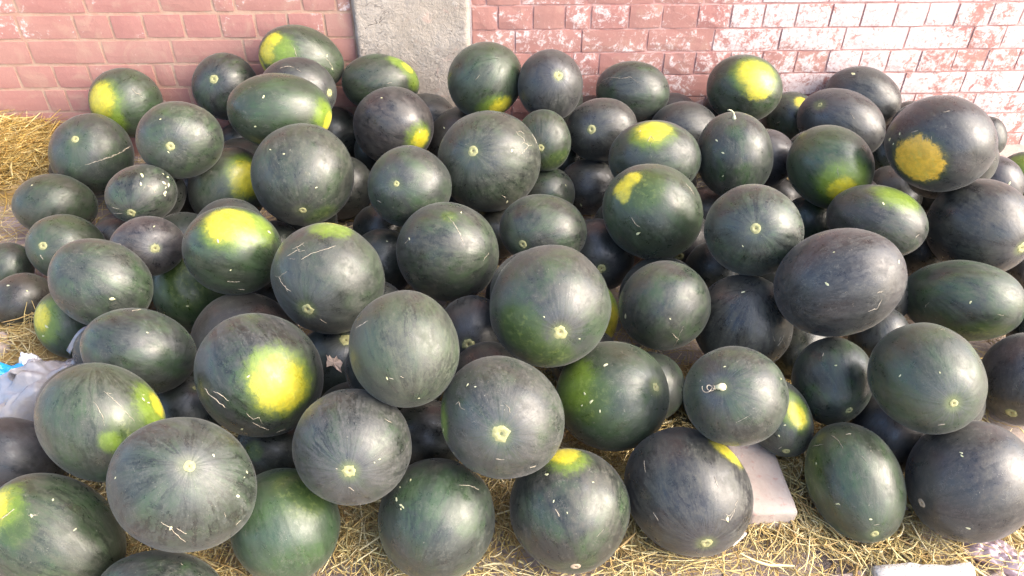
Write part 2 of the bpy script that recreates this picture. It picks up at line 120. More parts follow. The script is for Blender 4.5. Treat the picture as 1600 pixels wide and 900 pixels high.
[62,[0.0274,-1.6974,0.3005],[[-0.792,0.459,0.402],[-0.61,-0.577,-0.543],[-0.018,-0.675,0.737]],[0.125,0.1194,0.1147],"l",[-0.133,0.207,0.969],[0.134,"s"],[[[0.761,0.615,0.205],0.282,"L"]],[[[[0.679,0.266,0.684],[0.652,0.198,0.732],[0.589,0.249,0.769],[0.496,0.24,0.834]],0.00126],[[[0.088,-0.192,0.978],[-0.005,-0.177,0.984],[-0.058,-0.134,0.989]],0.00227],[[[-0.284,0.557,0.781],[-0.389,0.488,0.781]],0.00315],[[[-0.785,0.364,0.502],[-0.841,0.287,0.458]],0.00252]],[[[0.687,-0.087,0.721],0.00378],[[0.572,-0.134,0.809],0.00315],[[0.624,0.726,0.288],0.00504],[[0.283,0.905,0.317],0.00252]],"huge dusty grey watermelon with a torn yellow star scar, front middle of the heap"],
[63,[-0.1602,-1.6236,0.4221],[[-0.353,0.603,0.716],[-0.93,-0.311,-0.196],[0.105,-0.735,0.67]],[0.1137,0.1062,0.102],"l",[0.893,-0.23,-0.386],None,[],[[[[0.617,0.641,0.457],[0.632,0.508,0.585],[0.647,0.403,0.647]],0.00373],[[[-0.331,0.427,0.842],[-0.377,0.364,0.852]],0.00124],[[[-0.376,0.246,0.893],[-0.419,0.193,0.887]],0.00124]],[[[-0.329,0.462,0.824],0.00373],[[-0.824,0.086,0.56],0.00248]],"tall pale dusty watermelon without a scar, between two starred ones in mid heap"],
[64,[-0.3725,-1.2681,0.331],[[0.679,-0.326,-0.658],[0.707,0.53,0.467],[0.197,-0.782,0.591]],[0.136,0.1266,0.1215],"l",[0.12,-0.66,0.741],[0.103,"s"],[[[-0.61,0.712,0.348],0.336,"L"],[[-0.579,0.81,-0.094],0.24,"Y"]],[[[[-0.784,-0.081,0.616],[-0.739,0.03,0.673],[-0.719,0.15,0.678]],0.00195],[[[-0.751,-0.241,0.614],[-0.729,-0.137,0.671],[-0.685,0.021,0.728]],0.0027],[[[-0.697,-0.249,0.672],[-0.614,-0.178,0.769]],0.0018],[[[-0.77,0.015,0.638],[-0.669,-0.027,0.743],[-0.61,0.068,0.789]],0.0018],[[[-0.764,0.103,0.636],[-0.664,0.108,0.74]],0.0015],[[[-0.649,-0.632,0.423],[-0.586,-0.597,0.549],[-0.56,-0.425,0.711]],0.00225],[[[-0.586,-0.597,0.549],[-0.442,-0.636,0.632],[-0.278,-0.62,0.734]],0.00225],[[[-0.412,-0.619,0.668],[-0.315,-0.661,0.681]],0.0015],[[[-0.54,-0.1,0.836],[-0.492,0.113,0.863],[-0.393,0.318,0.863],[-0.309,0.495,0.812]],0.00225],[[[0.374,-0.621,0.689],[0.495,-0.594,0.634]],0.00225]],[],"dusty green watermelon with branching white scratches and a yellow rim on top"],
[65,[-0.0999,-1.0179,0.2241],[[-0.937,0.164,0.309],[-0.346,-0.555,-0.756],[0.047,-0.815,0.577]],[0.1392,0.1328,0.1275],"n",[0.83,0.236,-0.505],None,[[[0.191,-0.65,0.735],0.121,"G"]],[[[[0.214,-0.642,0.736],[0.054,-0.538,0.841],[-0.12,-0.389,0.914],[-0.234,-0.232,0.944]],0.00349],[[[0.788,0.126,0.602],[0.752,0.034,0.658]],0.00209],[[[-0.677,-0.062,0.733],[-0.745,-0.261,0.613]],0.00209]],[[[0.737,0.002,0.676],0.00523],[[0.016,-0.817,0.577],0.00349]],"bluish green watermelon with thin green streaks, right under the netted grey one"],
[66,[0.1638,-0.9464,0.2401],[[-0.984,0.151,0.092],[-0.16,-0.54,-0.826],[-0.075,-0.828,0.556]],[0.1237,0.102,0.0979],"n",[0.4,0.429,0.81],[0.112,"d"],[],[],[],"grey green watermelon with a green scar low on its side, behind the biggest round one"],
[67,[0.3329,-0.8822,0.1089],[[-0.985,0.172,-0.005],[-0.095,-0.569,-0.817],[-0.143,-0.804,0.577]],[0.1138,0.1105,0.1061],"p",[-0.159,0.351,0.923],[0.119,"d"],[],[],[],"dark watermelon with a dull scar, in the shadow of the hooked yellow patched one"],
[68,[0.5972,-0.7858,0.0975],[[0.921,-0.368,-0.127],[0.304,0.476,0.825],[-0.243,-0.799,0.55]],[0.1012,0.0988,0.0949],"p",[0.227,-0.517,0.825],[0.157,"d"],[],[],[],"bluish black watermelon in the gap below the hooked yellow patched one"],
[69,[0.6646,-1.1793,0.3854],[[0.908,-0.417,-0.048],[0.258,0.465,0.847],[-0.331,-0.781,0.53]],[0.1182,0.1133,0.1088],"n",[0.041,0.068,0.997],[0.107,"d"],[],[],[[[-0.108,-0.359,0.927],0.00309]],"round black watermelon with a neat button scar, before the bright green striped one"],
[70,[1.0281,-0.7193,0.1094],[[0.48,-0.639,-0.6],[0.786,0.01,0.618],[-0.389,-0.769,0.507]],[0.0819,0.0791,0.0759],"n",[0.925,-0.021,-0.38],None,[],[],[],"dark watermelon in the gap between the button scarred one and the oblong lime topped one"],
[71,[1.0513,-1.2418,0.0786],[[-0.224,-0.565,-0.794],[0.86,-0.498,0.112],[-0.458,-0.658,0.598]],[0.0822,0.077,0.0739],"d",[0.785,0.211,-0.582],None,[],[],[],"dark watermelon in the shadow beneath the tilted purplish one"],
[72,[0.82,-1.2857,0.0773],[[0.449,0.464,0.763],[-0.81,0.573,0.128],[-0.378,-0.675,0.633]],[0.0808,0.078,0.0749],"d",[0.837,0.167,-0.521],None,[],[],[],"dark watermelon in deep shadow behind the tendril bearing one"],
[73,[-0.0369,-1.2081,0.0943],[[-0.74,0.434,0.514],[-0.673,-0.498,-0.548],[0.018,-0.751,0.66]],[0.0965,0.0962,0.0924],"p",[-0.112,0.283,0.953],[0.158,"s"],[],[[[[0.984,-0.088,-0.153],[0.946,-0.26,0.196]],0.00507]],[],"bluish black watermelon with a green scar, sunk between three big ones in the middle"],
[74,[-0.2998,-0.8734,0.0935],[[0.988,0.153,-0.007],[-0.084,0.575,0.814],[0.128,-0.804,0.581]],[0.0977,0.0951,0.0913],"d",[-0.685,0.087,-0.723],None,[],[],[[[0.153,0.589,0.794],0.00378],[[0.047,-0.771,0.635],0.00284]],"blackish watermelon in shadow beside the green streaked one"],
[75,[-0.3676,-1.3156,0.1023],[[0.923,-0.11,-0.369],[0.338,0.689,0.641],[0.184,-0.716,0.673]],[0.1072,0.1037,0.0996],"d",[-0.061,0.542,0.838],[0.15,"s"],[],[],[],"black watermelon deep in a hole, with a torn dry leaf stuck on it"],
[76,[-0.4876,-1.5404,0.28],[[0.509,-0.484,-0.712],[0.815,0.538,0.217],[0.278,-0.69,0.668]],[0.134,0.1252,0.1202],"n",[-0.915,0.021,-0.404],None,[[[0.266,0.238,0.934],0.495,"L"],[[0.005,0.224,0.975],0.302,"L"],[[0.307,0.212,0.928],0.388,"Y"]],[[[[-0.261,-0.783,0.564],[-0.13,-0.774,0.619],[-0.015,-0.733,0.68],[0.135,-0.694,0.707]],0.00532],[[[-0.153,-0.699,0.699],[-0.063,-0.642,0.764],[0.083,-0.589,0.804]],0.00399],[[[-0.708,0.696,-0.124],[-0.554,0.817,-0.158],[-0.371,0.921,-0.117],[-0.202,0.973,-0.111]],0.00266],[[[0.55,-0.476,0.686],[0.699,-0.4,0.593],[0.789,-0.341,0.511]],0.00266],[[[0.373,-0.474,0.798],[0.508,-0.448,0.736],[0.534,-0.35,0.77],[0.646,-0.365,0.671]],0.00199],[[[0.896,-0.266,0.355],[0.931,-0.121,0.344]],0.00399]],[[[0.56,-0.682,0.47],0.00532],[[0.786,0.557,0.268],0.00399],[[-0.074,-0.146,0.987],0.00399]],"large watermelon with a big bright yellow belly and white slashes, left part of the heap"],
[77,[-0.6129,-1.2477,0.1199],[[0.949,0.135,-0.285],[0.119,0.685,0.719],[0.292,-0.716,0.634]],[0.1333,0.1207,0.1159],"b",[0.933,0.14,-0.331],None,[],[],[],"dull grey watermelon hidden behind the one with the big yellow belly"],
[78,[-0.6308,-1.1343,0.3244],[[0.938,0.149,-0.312],[0.163,0.606,0.779],[0.305,-0.781,0.544]],[0.1192,0.1108,0.1064],"g",[-0.893,0.266,-0.364],None,[[[-0.153,0.55,0.821],0.512,"L"],[[0.359,0.617,0.7],0.398,"L"],[[-0.183,0.588,0.788],0.398,"Y"]],[[[[-0.031,-0.71,0.704],[0.212,-0.673,0.708]],0.00311],[[[0.197,-0.841,0.504],[0.321,-0.824,0.466]],0.00234]],[[[0.63,0.51,0.586],0.00623],[[-0.307,0.145,0.941],0.00467],[[-0.002,-0.446,0.895],0.00311]],"watermelon with a bright yellow cap, below the dusty grey one with its scar underneath"],
[79,[-0.8087,-0.5941,0.1897],[[-0.415,-0.57,-0.709],[0.856,0.019,-0.517],[0.308,-0.821,0.48]],[0.1313,0.1169,0.1122],"l",[0.852,-0.195,-0.486],None,[[[-0.478,0.316,0.82],0.496,"L"],[[-0.401,0.369,0.838],0.397,"Y"]],[],[],"grey watermelon with a yellow side tucked against the dusty grey one"],
[80,[-0.9642,-0.4931,0.096],[[-0.475,-0.593,-0.65],[0.81,-0.006,-0.587],[0.344,-0.805,0.483]],[0.1008,0.0955,0.0917],"b",[-0.857,0.355,-0.373],None,[],[],[[[0.425,-0.318,0.848],0.00511]],"brownish watermelon wedged between the many flecked one and the yellow sided one"],
[81,[-0.9729,-0.8121,0.2965],[[0.872,0.483,0.077],[-0.288,0.379,0.88],[0.396,-0.789,0.47]],[0.0934,0.0821,0.0788],"n",[-0.489,-0.463,0.739],[0.138,"s"],[],[[[[-0.887,-0.078,0.455],[-0.745,-0.201,0.636]],0.00345],[[[-0.944,-0.266,0.196],[-0.716,-0.373,0.589]],0.00259],[[[0.245,0.245,0.938],[0.41,0.135,0.902]],0.00518],[[[0.081,0.15,0.985],[0.18,0.27,0.946]],0.00345],[[[0.41,0.135,0.902],[0.355,-0.071,0.932]],0.00345]],[[[0.104,0.368,0.924],0.00604],[[0.23,0.615,0.754],0.0069],[[0.705,0.16,0.691],0.0069],[[0.802,0.054,0.594],0.0069],[[0.629,-0.156,0.762],0.0069],[[0.77,0.438,0.464],0.00345],[[0.853,0.292,0.434],0.00431],[[0.704,-0.001,0.71],0.00345],[[0.6,-0.237,0.764],0.00345]],"dark watermelon sprinkled with pale lime flecks, in the left upper heap"],
[82,[-1.3769,-0.5715,0.1178],[[-0.88,-0.409,0.241],[0.007,-0.518,-0.855],[0.475,-0.751,0.459]],[0.1205,0.1004,0.0964],"g",[0.621,0.769,-0.153],[0.069,"d"],[],[[[[0.856,0.406,0.32],[0.821,0.554,-0.141]],0.00381]],[[[0.482,-0.648,0.59],0.00381]],"dark green watermelon lying at the edge of the straw heap by the bare ground"],
[83,[-1.2311,-0.8265,0.1299],[[0.842,0.192,-0.505],[0.272,0.657,0.703],[0.467,-0.729,0.5]],[0.1083,0.0962,0.0923],"g",[-0.566,-0.131,0.814],[0.121,"d"],[],[[[[-0.548,-0.4,0.735],[-0.448,-0.505,0.738]],0.00528]],[],"greenish watermelon with a round cream scar, left side of the heap"],
[84,[-0.9326,-1.2202,0.2924],[[0.695,-0.114,-0.71],[0.571,0.687,0.448],[0.437,-0.717,0.543]],[0.119,0.1015,0.0974],"n",[0.56,0.006,-0.828],None,[],[],[[[0.316,-0.158,0.936],0.00732]],"wide grey watermelon with faint stripes and one yellow fleck, left side of the heap"],
[85,[-0.883,-1.0463,0.2804],[[-0.919,-0.345,0.191],[0.035,-0.553,-0.832],[0.393,-0.758,0.52]],[0.0913,0.0771,0.074],"p",[-0.181,0.075,0.981],[0.133,"s"],[],[[[[0.805,-0.161,0.57],[0.678,-0.11,0.727]],0.00319]],[[[-0.198,-0.648,0.735],0.00319]],"bluish black watermelon with a round green scar, below the lime flecked one"],
[86,[-0.8265,-1.0104,0.1077],[[0.269,-0.505,-0.82],[0.896,0.443,0.022],[0.352,-0.741,0.572]],[0.1151,0.0972,0.0933],"G",[-0.833,0.024,-0.552],None,[[[-0.204,-0.051,0.978],0.581,"G"]],[],[[[0.337,-0.207,0.919],0.00517]],"dark green watermelon without a scar, beneath the bright yellow capped one"],
[87,[-0.7844,-1.4294,0.2587],[[0.853,0.038,-0.52],[0.33,0.733,0.595],[0.404,-0.679,0.613]],[0.1216,0.0948,0.091],"n",[-0.633,0.173,-0.754],None,[],[[[[-0.383,0.821,0.424],[-0.256,0.922,0.29]],0.00205]],[[[0.005,0.438,0.899],0.00274]],"wide dusty watermelon without scar, behind the white scratched one with yellow side"],
[88,[-1.1232,-1.1254,0.0873],[[0.29,-0.489,-0.822],[0.835,0.55,-0.033],[0.468,-0.677,0.568]],[0.0941,0.0763,0.0732],"g",[-0.72,0.024,-0.693],None,[[[-0.329,-0.709,0.623],0.595,"L"],[[-0.424,-0.71,0.563],0.357,"Y"]],[],[[[-0.114,-0.621,0.776],0.0064],[[0.11,-0.82,0.562],0.0048]],"watermelon with a yellow green flank beside the loose straw and the plastic bag"],
[89,[-1.3016,-1.0053,0.0747],[[-0.672,-0.698,-0.249],[0.541,-0.233,-0.808],[0.506,-0.678,0.534]],[0.0805,0.076,0.073],"b",[0.808,0.054,-0.587],None,[],[],[[[-0.017,-0.707,0.707],0.00496],[[-0.3,-0.184,0.936],0.00331]],"brown watermelon at the left edge above the loose straw"],
[90,[-1.42,-0.8379,0.0701],[[-0.085,-0.624,-0.777],[0.852,0.358,-0.381],[0.516,-0.695,0.501]],[0.0744,0.0671,0.0644],"n",[0.77,-0.218,-0.6],None,[],[],[],"green black watermelon at the far left edge by the bare ground"],
[91,[-0.7839,-1.6468,0.2637],[[0.569,-0.38,-0.729],[0.698,0.693,0.183],[0.436,-0.613,0.659]],[0.127,0.1088,0.1044],"g",[0.775,-0.512,-0.372],None,[[[0.426,0.206,0.881],0.347,"G"],[[0.298,0.812,0.503],0.369,"L"],[[0.312,-0.114,0.943],0.152,"L"],[[0.292,0.88,0.375],0.195,"Y"]],[[[[-0.351,0.329,0.877],[-0.132,0.368,0.921],[0.079,0.377,0.923],[0.299,0.381,0.875]],0.00243],[[[-0.313,0.099,0.945],[-0.204,0.092,0.975],[-0.065,0.06,0.996],[0.068,-0.017,0.998]],0.00303],[[[-0.31,0.332,0.891],[-0.255,0.41,0.876]],0.00182]],[[[0.099,0.733,0.673],0.00425],[[0.182,0.757,0.628],0.00364],[[0.043,0.784,0.619],0.00243]],"large green watermelon with crossing white scratches and an olive yellow side, by the plastic bag"],
[92,[-0.7123,-1.4477,0.0792],[[0.683,-0.319,-0.657],[0.64,0.695,0.328],[0.353,-0.645,0.678]],[0.0841,0.0792,0.076],"d",[-0.342,0.597,0.726],[0.071,"d"],[],[],[],"dark watermelon in shadow behind the great dusty round one"],
[93,[-0.5607,-1.8284,0.2871],[[0.787,-0.238,-0.569],[0.505,0.778,0.373],[0.353,-0.581,0.733]],[0.1318,0.1151,0.1105],"l",[-0.083,0.249,0.965],[0.081,"d"],[],[[[[0.047,-0.598,0.8],[0.171,-0.601,0.78],[0.464,-0.687,0.559]],0.00111],[[[0.638,-0.047,0.769],[0.693,-0.099,0.714]],0.00111],[[[0.879,-0.119,0.461],[0.891,-0.023,0.454]],0.00111],[[[0.253,-0.568,0.783],[0.41,-0.575,0.708]],0.00111]],[[[0.598,0.527,0.604],0.00222],[[0.666,0.246,0.704],0.00444],[[0.194,-0.608,0.77],0.00444],[[-0.747,-0.415,0.519],0.00333],[[0.088,0.551,0.83],0.00333],[[0.59,0.614,0.524],0.00333]],"great dusty grey round watermelon with a pale button scar, front of the heap"],
[94,[-1.0552,-1.5893,0.0916],[[-0.816,-0.07,0.574],[-0.275,-0.826,-0.492],[0.509,-0.559,0.655]],[0.1079,0.0852,0.0818],"p",[0.705,-0.196,-0.682],None,[],[],[],"grey watermelon with broad faint ridges, half hidden at the left edge below the plastic bag"],
[95,[-0.8525,-1.8234,0.1225],[[-0.66,0.347,0.666],[-0.589,-0.789,-0.173],[0.466,-0.506,0.726]],[0.1429,0.1075,0.1032],"g",[0.911,0.228,-0.344],None,[[[0.561,0.252,0.789],0.29,"G"],[[0.803,0.172,0.57],0.329,"L"],[[0.841,0.282,0.461],0.29,"Y"]],[[[[0.652,0.311,0.692],[0.64,0.201,0.742],[0.629,0.065,0.774]],0.00342],[[[0.452,0.006,0.892],[0.369,-0.087,0.925]],0.00342]],[[[0.387,-0.396,0.833],0.00342],[[0.424,-0.025,0.905],0.00456],[[-0.076,-0.282,0.956],0.00342]],"large watermelon with a lime side, in the bottom left corner"],
[96,[-0.6231,-1.9305,0.0855],[[-0.914,-0.021,0.405],[-0.177,-0.877,-0.446],[0.365,-0.479,0.798]],[0.1151,0.0811,0.0778],"n",[-0.788,0.016,-0.615],None,[],[[[[-0.12,-0.727,0.676],[-0.157,-0.693,0.703]],0.00168]],[],"watermelon cut by the bottom edge, below the great dusty round one"],
[97,[-0.4151,-1.7904,0.1062],[[0.488,-0.632,-0.602],[0.838,0.532,0.121],[0.244,-0.564,0.789]],[0.1137,0.1053,0.1011],"G",[0.935,-0.066,-0.349],None,[[[-0.356,0.51,0.783],0.477,"G"]],[],[],"dark green watermelon on the straw between the great dusty one and its neighbour"],
[98,[-0.2649,-1.7385,0.2721],[[0.789,-0.367,-0.493],[0.591,0.673,0.445],[0.168,-0.642,0.748]],[0.1146,0.1082,0.1039],"l",[0.183,-0.35,0.919],[0.11,"s"],[],[[[[-0.018,-0.436,0.9],[0.012,-0.426,0.905]],0.00367],[[[0.135,0.683,0.718],[0.273,0.695,0.666]],0.00122],[[[0.324,-0.561,0.762],[0.422,-0.556,0.716]],0.00122]],[[[0.412,-0.0,0.911],0.00184],[[0.448,0.092,0.889],0.00245]],"round grey watermelon with a shining yellow scar, above the one with clustered chips"],
[99,[-0.1081,-1.7948,0.1146],[[-0.187,-0.806,-0.561],[0.98,-0.115,-0.161],[0.066,-0.581,0.812]],[0.1201,0.1167,0.112],"n",[-0.801,0.159,-0.578],None,[],[[[[-0.566,0.266,0.78],[-0.587,0.439,0.68],[-0.547,0.617,0.566]],0.00152]],[[[-0.172,-0.694,0.699],0.0057],[[-0.095,-0.599,0.795],0.00443],[[-0.071,-0.561,0.825],0.00443],[[-0.368,-0.684,0.629],0.00253],[[-0.503,-0.537,0.677],0.0038],[[-0.037,-0.586,0.809],0.00253]],"blackish watermelon with a cluster of pale chips, on the straw at the front"],
[100,[0.1628,-1.7885,0.1183],[[0.584,-0.69,-0.427],[0.806,0.429,0.408],[-0.099,-0.583,0.807]],[0.1229,0.1213,0.1164],"n",[0.753,-0.478,0.452],[0.084,"n"],[[[-0.662,0.474,0.581],0.297,"L"],[[-0.738,0.468,0.485],0.242,"Y"]],[[[[-0.152,-0.169,0.974],[-0.013,-0.191,0.981]],0.00512],[[[0.582,0.084,0.809],[0.573,0.182,0.799],[0.567,0.253,0.784]],0.00128]],[[[-0.254,-0.113,0.961],0.0032],[[-0.629,0.052,0.776],0.00512],[[0.008,-0.054,0.999],0.00256],[[-0.104,0.574,0.812],0.00256]],"dark watermelon with a yellow crescent on top, resting on straw at the front"],
[101,[0.414,-1.7502,0.1236],[[-0.573,0.73,0.372],[-0.783,-0.354,-0.511],[-0.242,-0.584,0.775]],[0.1363,0.1229,0.118],"p",[-0.74,0.318,0.593],[0.1,"s"],[[[0.22,-0.972,-0.082],0.263,"L"],[[0.099,-0.954,0.283],0.274,"Y"]],[[[[-0.098,-0.459,0.883],[-0.225,-0.4,0.889]],0.00325],[[[0.698,0.245,0.673],[0.555,0.347,0.756]],0.00195],[[[-0.541,-0.211,0.814],[-0.619,-0.242,0.747],[-0.592,-0.362,0.72]],0.00169],[[[-0.58,-0.107,0.808],[-0.667,-0.197,0.719],[-0.521,-0.5,0.691]],0.0026],[[[0.051,0.647,0.761],[-0.075,0.66,0.748]],0.00156]],[[[-0.636,-0.186,0.749],0.00649]],"big bluish grey watermelon with a yellow stripe facing the loose bricks"],
[102,[-0.4887,-1.5702,0.0761],[[0.819,-0.258,-0.513],[0.512,0.733,0.447],[0.261,-0.629,0.732]],[0.0822,0.0769,0.0738],"d",[0.793,0.164,-0.586],None,[[[-0.424,-0.333,0.842],0.223,"G"]],[],[],"dark watermelon deep under the one with the big yellow belly"],
[103,[-0.1395,-1.555,0.084],[[-0.971,0.122,0.206],[-0.227,-0.744,-0.628],[0.077,-0.656,0.75]],[0.0908,0.0864,0.0829],"d",[0.937,0.087,-0.339],None,[],[],[],"dark watermelon in the hole behind the torn star scarred one"],
[105,[-0.9188,-0.0874,0.0782],[[-0.778,-0.478,-0.408],[0.556,-0.221,-0.801],[0.293,-0.85,0.438]],[0.0837,0.0787,0.0755],"d",[0.899,-0.029,-0.436],None,[],[],[],"small dark watermelon glimpsed under the end of the oblong green one"],
[109,[-1.4619,-0.2546,0.0772],[[0.388,0.608,0.692],[-0.8,-0.15,0.58],[0.457,-0.779,0.429]],[0.0827,0.0744,0.0714],"b",[-0.901,-0.147,-0.407],None,[],[],[],"brown sliver of a watermelon between the straw heap and the cracked one"],
[110,[-1.1673,-0.69,0.065],[[0.234,0.63,0.74],[-0.874,-0.197,0.444],[0.426,-0.751,0.505]],[0.0686,0.0643,0.0617],"b",[-0.906,0.218,-0.363],None,[],[],[],"brown watermelon glimpsed below the straw filled gap of the left upper heap"],
[112,[1.6365,-0.9475,0.0647],[[-0.023,0.622,0.782],[-0.811,0.446,-0.378],[-0.584,-0.643,0.495]],[0.0694,0.0609,0.0584],"b",[-0.909,-0.012,-0.416],None,[],[],[],"brown watermelon at the far right edge under the huge starry scarred one"],
[113,[0.0432,-0.7116,0.0832],[[1.0,-0.017,0.006],[0.005,0.557,0.831],[-0.018,-0.83,0.557]],[0.0891,0.0848,0.0814],"d",[0.73,-0.543,-0.416],None,[],[],[],"black watermelon in the slit below the netted grey one"],
[114,[0.7322,-0.6181,0.0821],[[0.882,-0.428,-0.196],[0.38,0.403,0.832],[-0.278,-0.809,0.519]],[0.0862,0.0834,0.0801],"p",[-0.869,0.001,-0.494],None,[],[],[],"bluish black watermelon in the slit beside the hooked yellow patched one"],
[115,[0.978,-0.5691,0.0816],[[-0.659,0.589,0.468],[-0.663,-0.161,-0.731],[-0.355,-0.792,0.497]],[0.0868,0.0838,0.0805],"p",[-0.695,-0.152,-0.703],None,[],[],[],"dark watermelon peeping between the curled stem one and the bright green striped one"],
[116,[1.3502,-0.8516,0.0787],[[-0.115,0.634,0.765],[-0.859,0.323,-0.398],[-0.499,-0.702,0.507]],[0.0829,0.0766,0.0735],"p",[-0.862,0.145,-0.486],None,[],[],[],"dark watermelon glimpsed between the oblong lime topped one and the long olive one"]
]

BURIED = [[-0.828,-0.341,0.115,0.115,"dark watermelon buried behind the yellow sided grey one"],[0.117,-0.402,0.096,0.096,None],[-0.567,-0.637,0.095,0.095,"dark watermelon buried behind the big dusty one with its scar underneath"],[0.836,-1.059,0.093,0.093,"dark watermelon buried behind the big tilted oblong one"],[-0.61,-1.039,0.091,0.091,"dark watermelon buried behind the branching scratched one"],[0.006,-1.399,0.101,0.101,"dark watermelon buried behind the torn star scarred one"],[-0.908,-0.798,0.107,0.107,"dark watermelon buried behind the bright yellow capped one"],[-0.24,-0.507,0.112,0.112,None],[1.609,-0.659,0.088,0.088,None],[-0.947,-1.439,0.103,0.103,None],[0.478,-0.311,0.095,0.095,None],[-1.05,-0.266,0.113,0.113,None],[0.617,-0.463,0.111,0.111,None],[1.166,-0.841,0.099,0.099,None],[1.087,-1.484,0.099,0.099,None],[0.487,-1.086,0.111,0.111,"dark watermelon buried behind the round scabby one"],[0.97,-0.362,0.105,0.105,None],[0.992,-0.942,0.094,0.094,None],[0.817,-0.812,0.097,0.097,None],[0.435,-0.7,0.088,0.088,None],[1.663,-0.339,0.094,0.094,None],[-0.97,-1.237,0.088,0.088,None],[-1.17,-0.474,0.09,0.09,None],[1.202,-0.618,0.107,0.107,None],[-0.313,-1.123,0.1,0.1,None],[-0.475,-0.922,0.09,0.09,None],[0.231,-0.137,0.089,0.089,None],[-0.075,-0.837,0.093,0.093,None],[0.868,-0.195,0.088,0.088,None],[-0.379,-0.194,0.093,0.093,"dark watermelon buried behind the yellow spotted grey one"],[-0.042,-0.505,0.09,0.09,None],[-0.643,-0.81,0.095,0.095,None],[0.253,-1.32,0.089,0.089,"dark watermelon buried behind the green sided white flecked one"],[-1.042,-0.959,0.108,0.108,None],[-0.322,-0.698,0.089,0.089,"dark watermelon buried behind the tiny scarred blackish one"],[-0.618,-0.337,0.089,0.089,None],[1.491,-1.255,0.089,0.089,None],[0.095,-1.059,0.095,0.095,None],[0.562,-1.453,0.089,0.089,None],[-0.315,-1.495,0.09,0.09,"dark watermelon buried behind the shining yellow scarred one"],[-0.193,-1.372,0.088,0.088,None],[1.527,-0.816,0.093,0.093,None],[-0.806,-1.312,0.09,0.09,None],[-0.768,-0.153,0.09,0.09,None],[0.683,-0.949,0.093,0.093,"dark watermelon buried behind the button scarred one"],[1.114,-1.077,0.091,0.091,None],[1.561,-0.493,0.09,0.09,None],[1.543,-0.598,0.254,0.101,None],[-0.218,-1.496,0.26,0.096,"dark watermelon buried behind the tall pale scarless one"],[0.983,-1.177,0.229,0.103,None],[0.266,-0.142,0.271,0.1,"dark watermelon buried behind the starry one beside the pillar"],[-0.939,-0.445,0.294,0.097,None],[1.383,-0.722,0.287,0.089,"dark watermelon buried behind the orange bellied one"],[-0.476,-1.072,0.215,0.093,None],[0.122,-1.206,0.233,0.109,"dark watermelon buried behind the biggest round one"],[-0.698,-0.948,0.255,0.095,None],[1.537,-0.313,0.223,0.092,None],[0.27,-0.308,0.13,0.092,"dark watermelon buried behind the small green one"],[0.741,-1.023,0.275,0.096,None],[-1.017,-0.661,0.209,0.097,"dark watermelon buried behind the lime flecked one"],[1.096,-0.49,0.212,0.092,None]]

LEFT_JOINTS = [[-1.358,-1.104,-0.925,-0.849,-0.618],[-1.61,-1.415,-1.292,-1.178,-1.041,-0.914,-0.791,-0.677,-0.549],[-1.603,-1.348,-1.103,-0.849,-0.707,-0.547],[-1.679,-1.547,-1.422,-1.188,-1.119,-0.874,-0.734],[-1.849,-1.611,-1.532,-1.316,-1.081,-0.822]]
RIGHT_JOINTS = [[0.144,0.377,0.616,0.793,1.003],[0.063,0.188,0.302,0.395,0.531,0.65,0.779,0.899,1.018,1.137,1.263,1.378,1.498,1.616,1.725,1.855,1.967],[0.125,0.366,0.607,0.849,1.095,1.333,1.568,1.809],[0.02,0.185,0.339,0.436,0.676,0.794,0.924,1.044,1.173,1.294,1.418,1.524,1.644,1.777,1.9,2.022],[0.187,0.437,0.685,0.927,1.124,1.359,1.611,1.844,2.074],[0.115,0.36,0.607,0.856,1.106,1.359,1.676,1.917]]


# ------------------------------------------------------------ helpers
def link(o, parent=None):
    COL.objects.link(o)
    if parent is not None:
        o.parent = parent
    return o

def tag(o, label=None, cat=None, group=None, kind=None):
    if label: o["label"] = label
    if cat: o["category"] = cat
    if group: o["group"] = group
    if kind: o["kind"] = kind
    return o

def mesh_np(name, verts, faces, smooth=True):
    me = bpy.data.meshes.new(name)
    verts = np.asarray(verts, dtype=np.float32)
    faces = np.asarray(faces, dtype=np.int32)
    nf, k = faces.shape
    me.vertices.add(len(verts)); me.vertices.foreach_set("co", verts.ravel())
    me.loops.add(nf * k); me.loops.foreach_set("vertex_index", faces.ravel())
    me.polygons.add(nf)
    me.polygons.foreach_set("loop_start", np.arange(0, nf * k, k, dtype=np.int32))
    me.polygons.foreach_set("use_smooth", np.full(nf, smooth))
    me.update(calc_edges=True)
    me.validate()
    return me

def mesh_py(name, verts, faces, mat=None, smooth=True):
    me = bpy.data.meshes.new(name)
    me.from_pydata([tuple(v) for v in verts], [], faces)
    me.polygons.foreach_set("use_smooth", [smooth] * len(me.polygons))
    me.update()
    if mat: me.materials.append(mat)
    return me

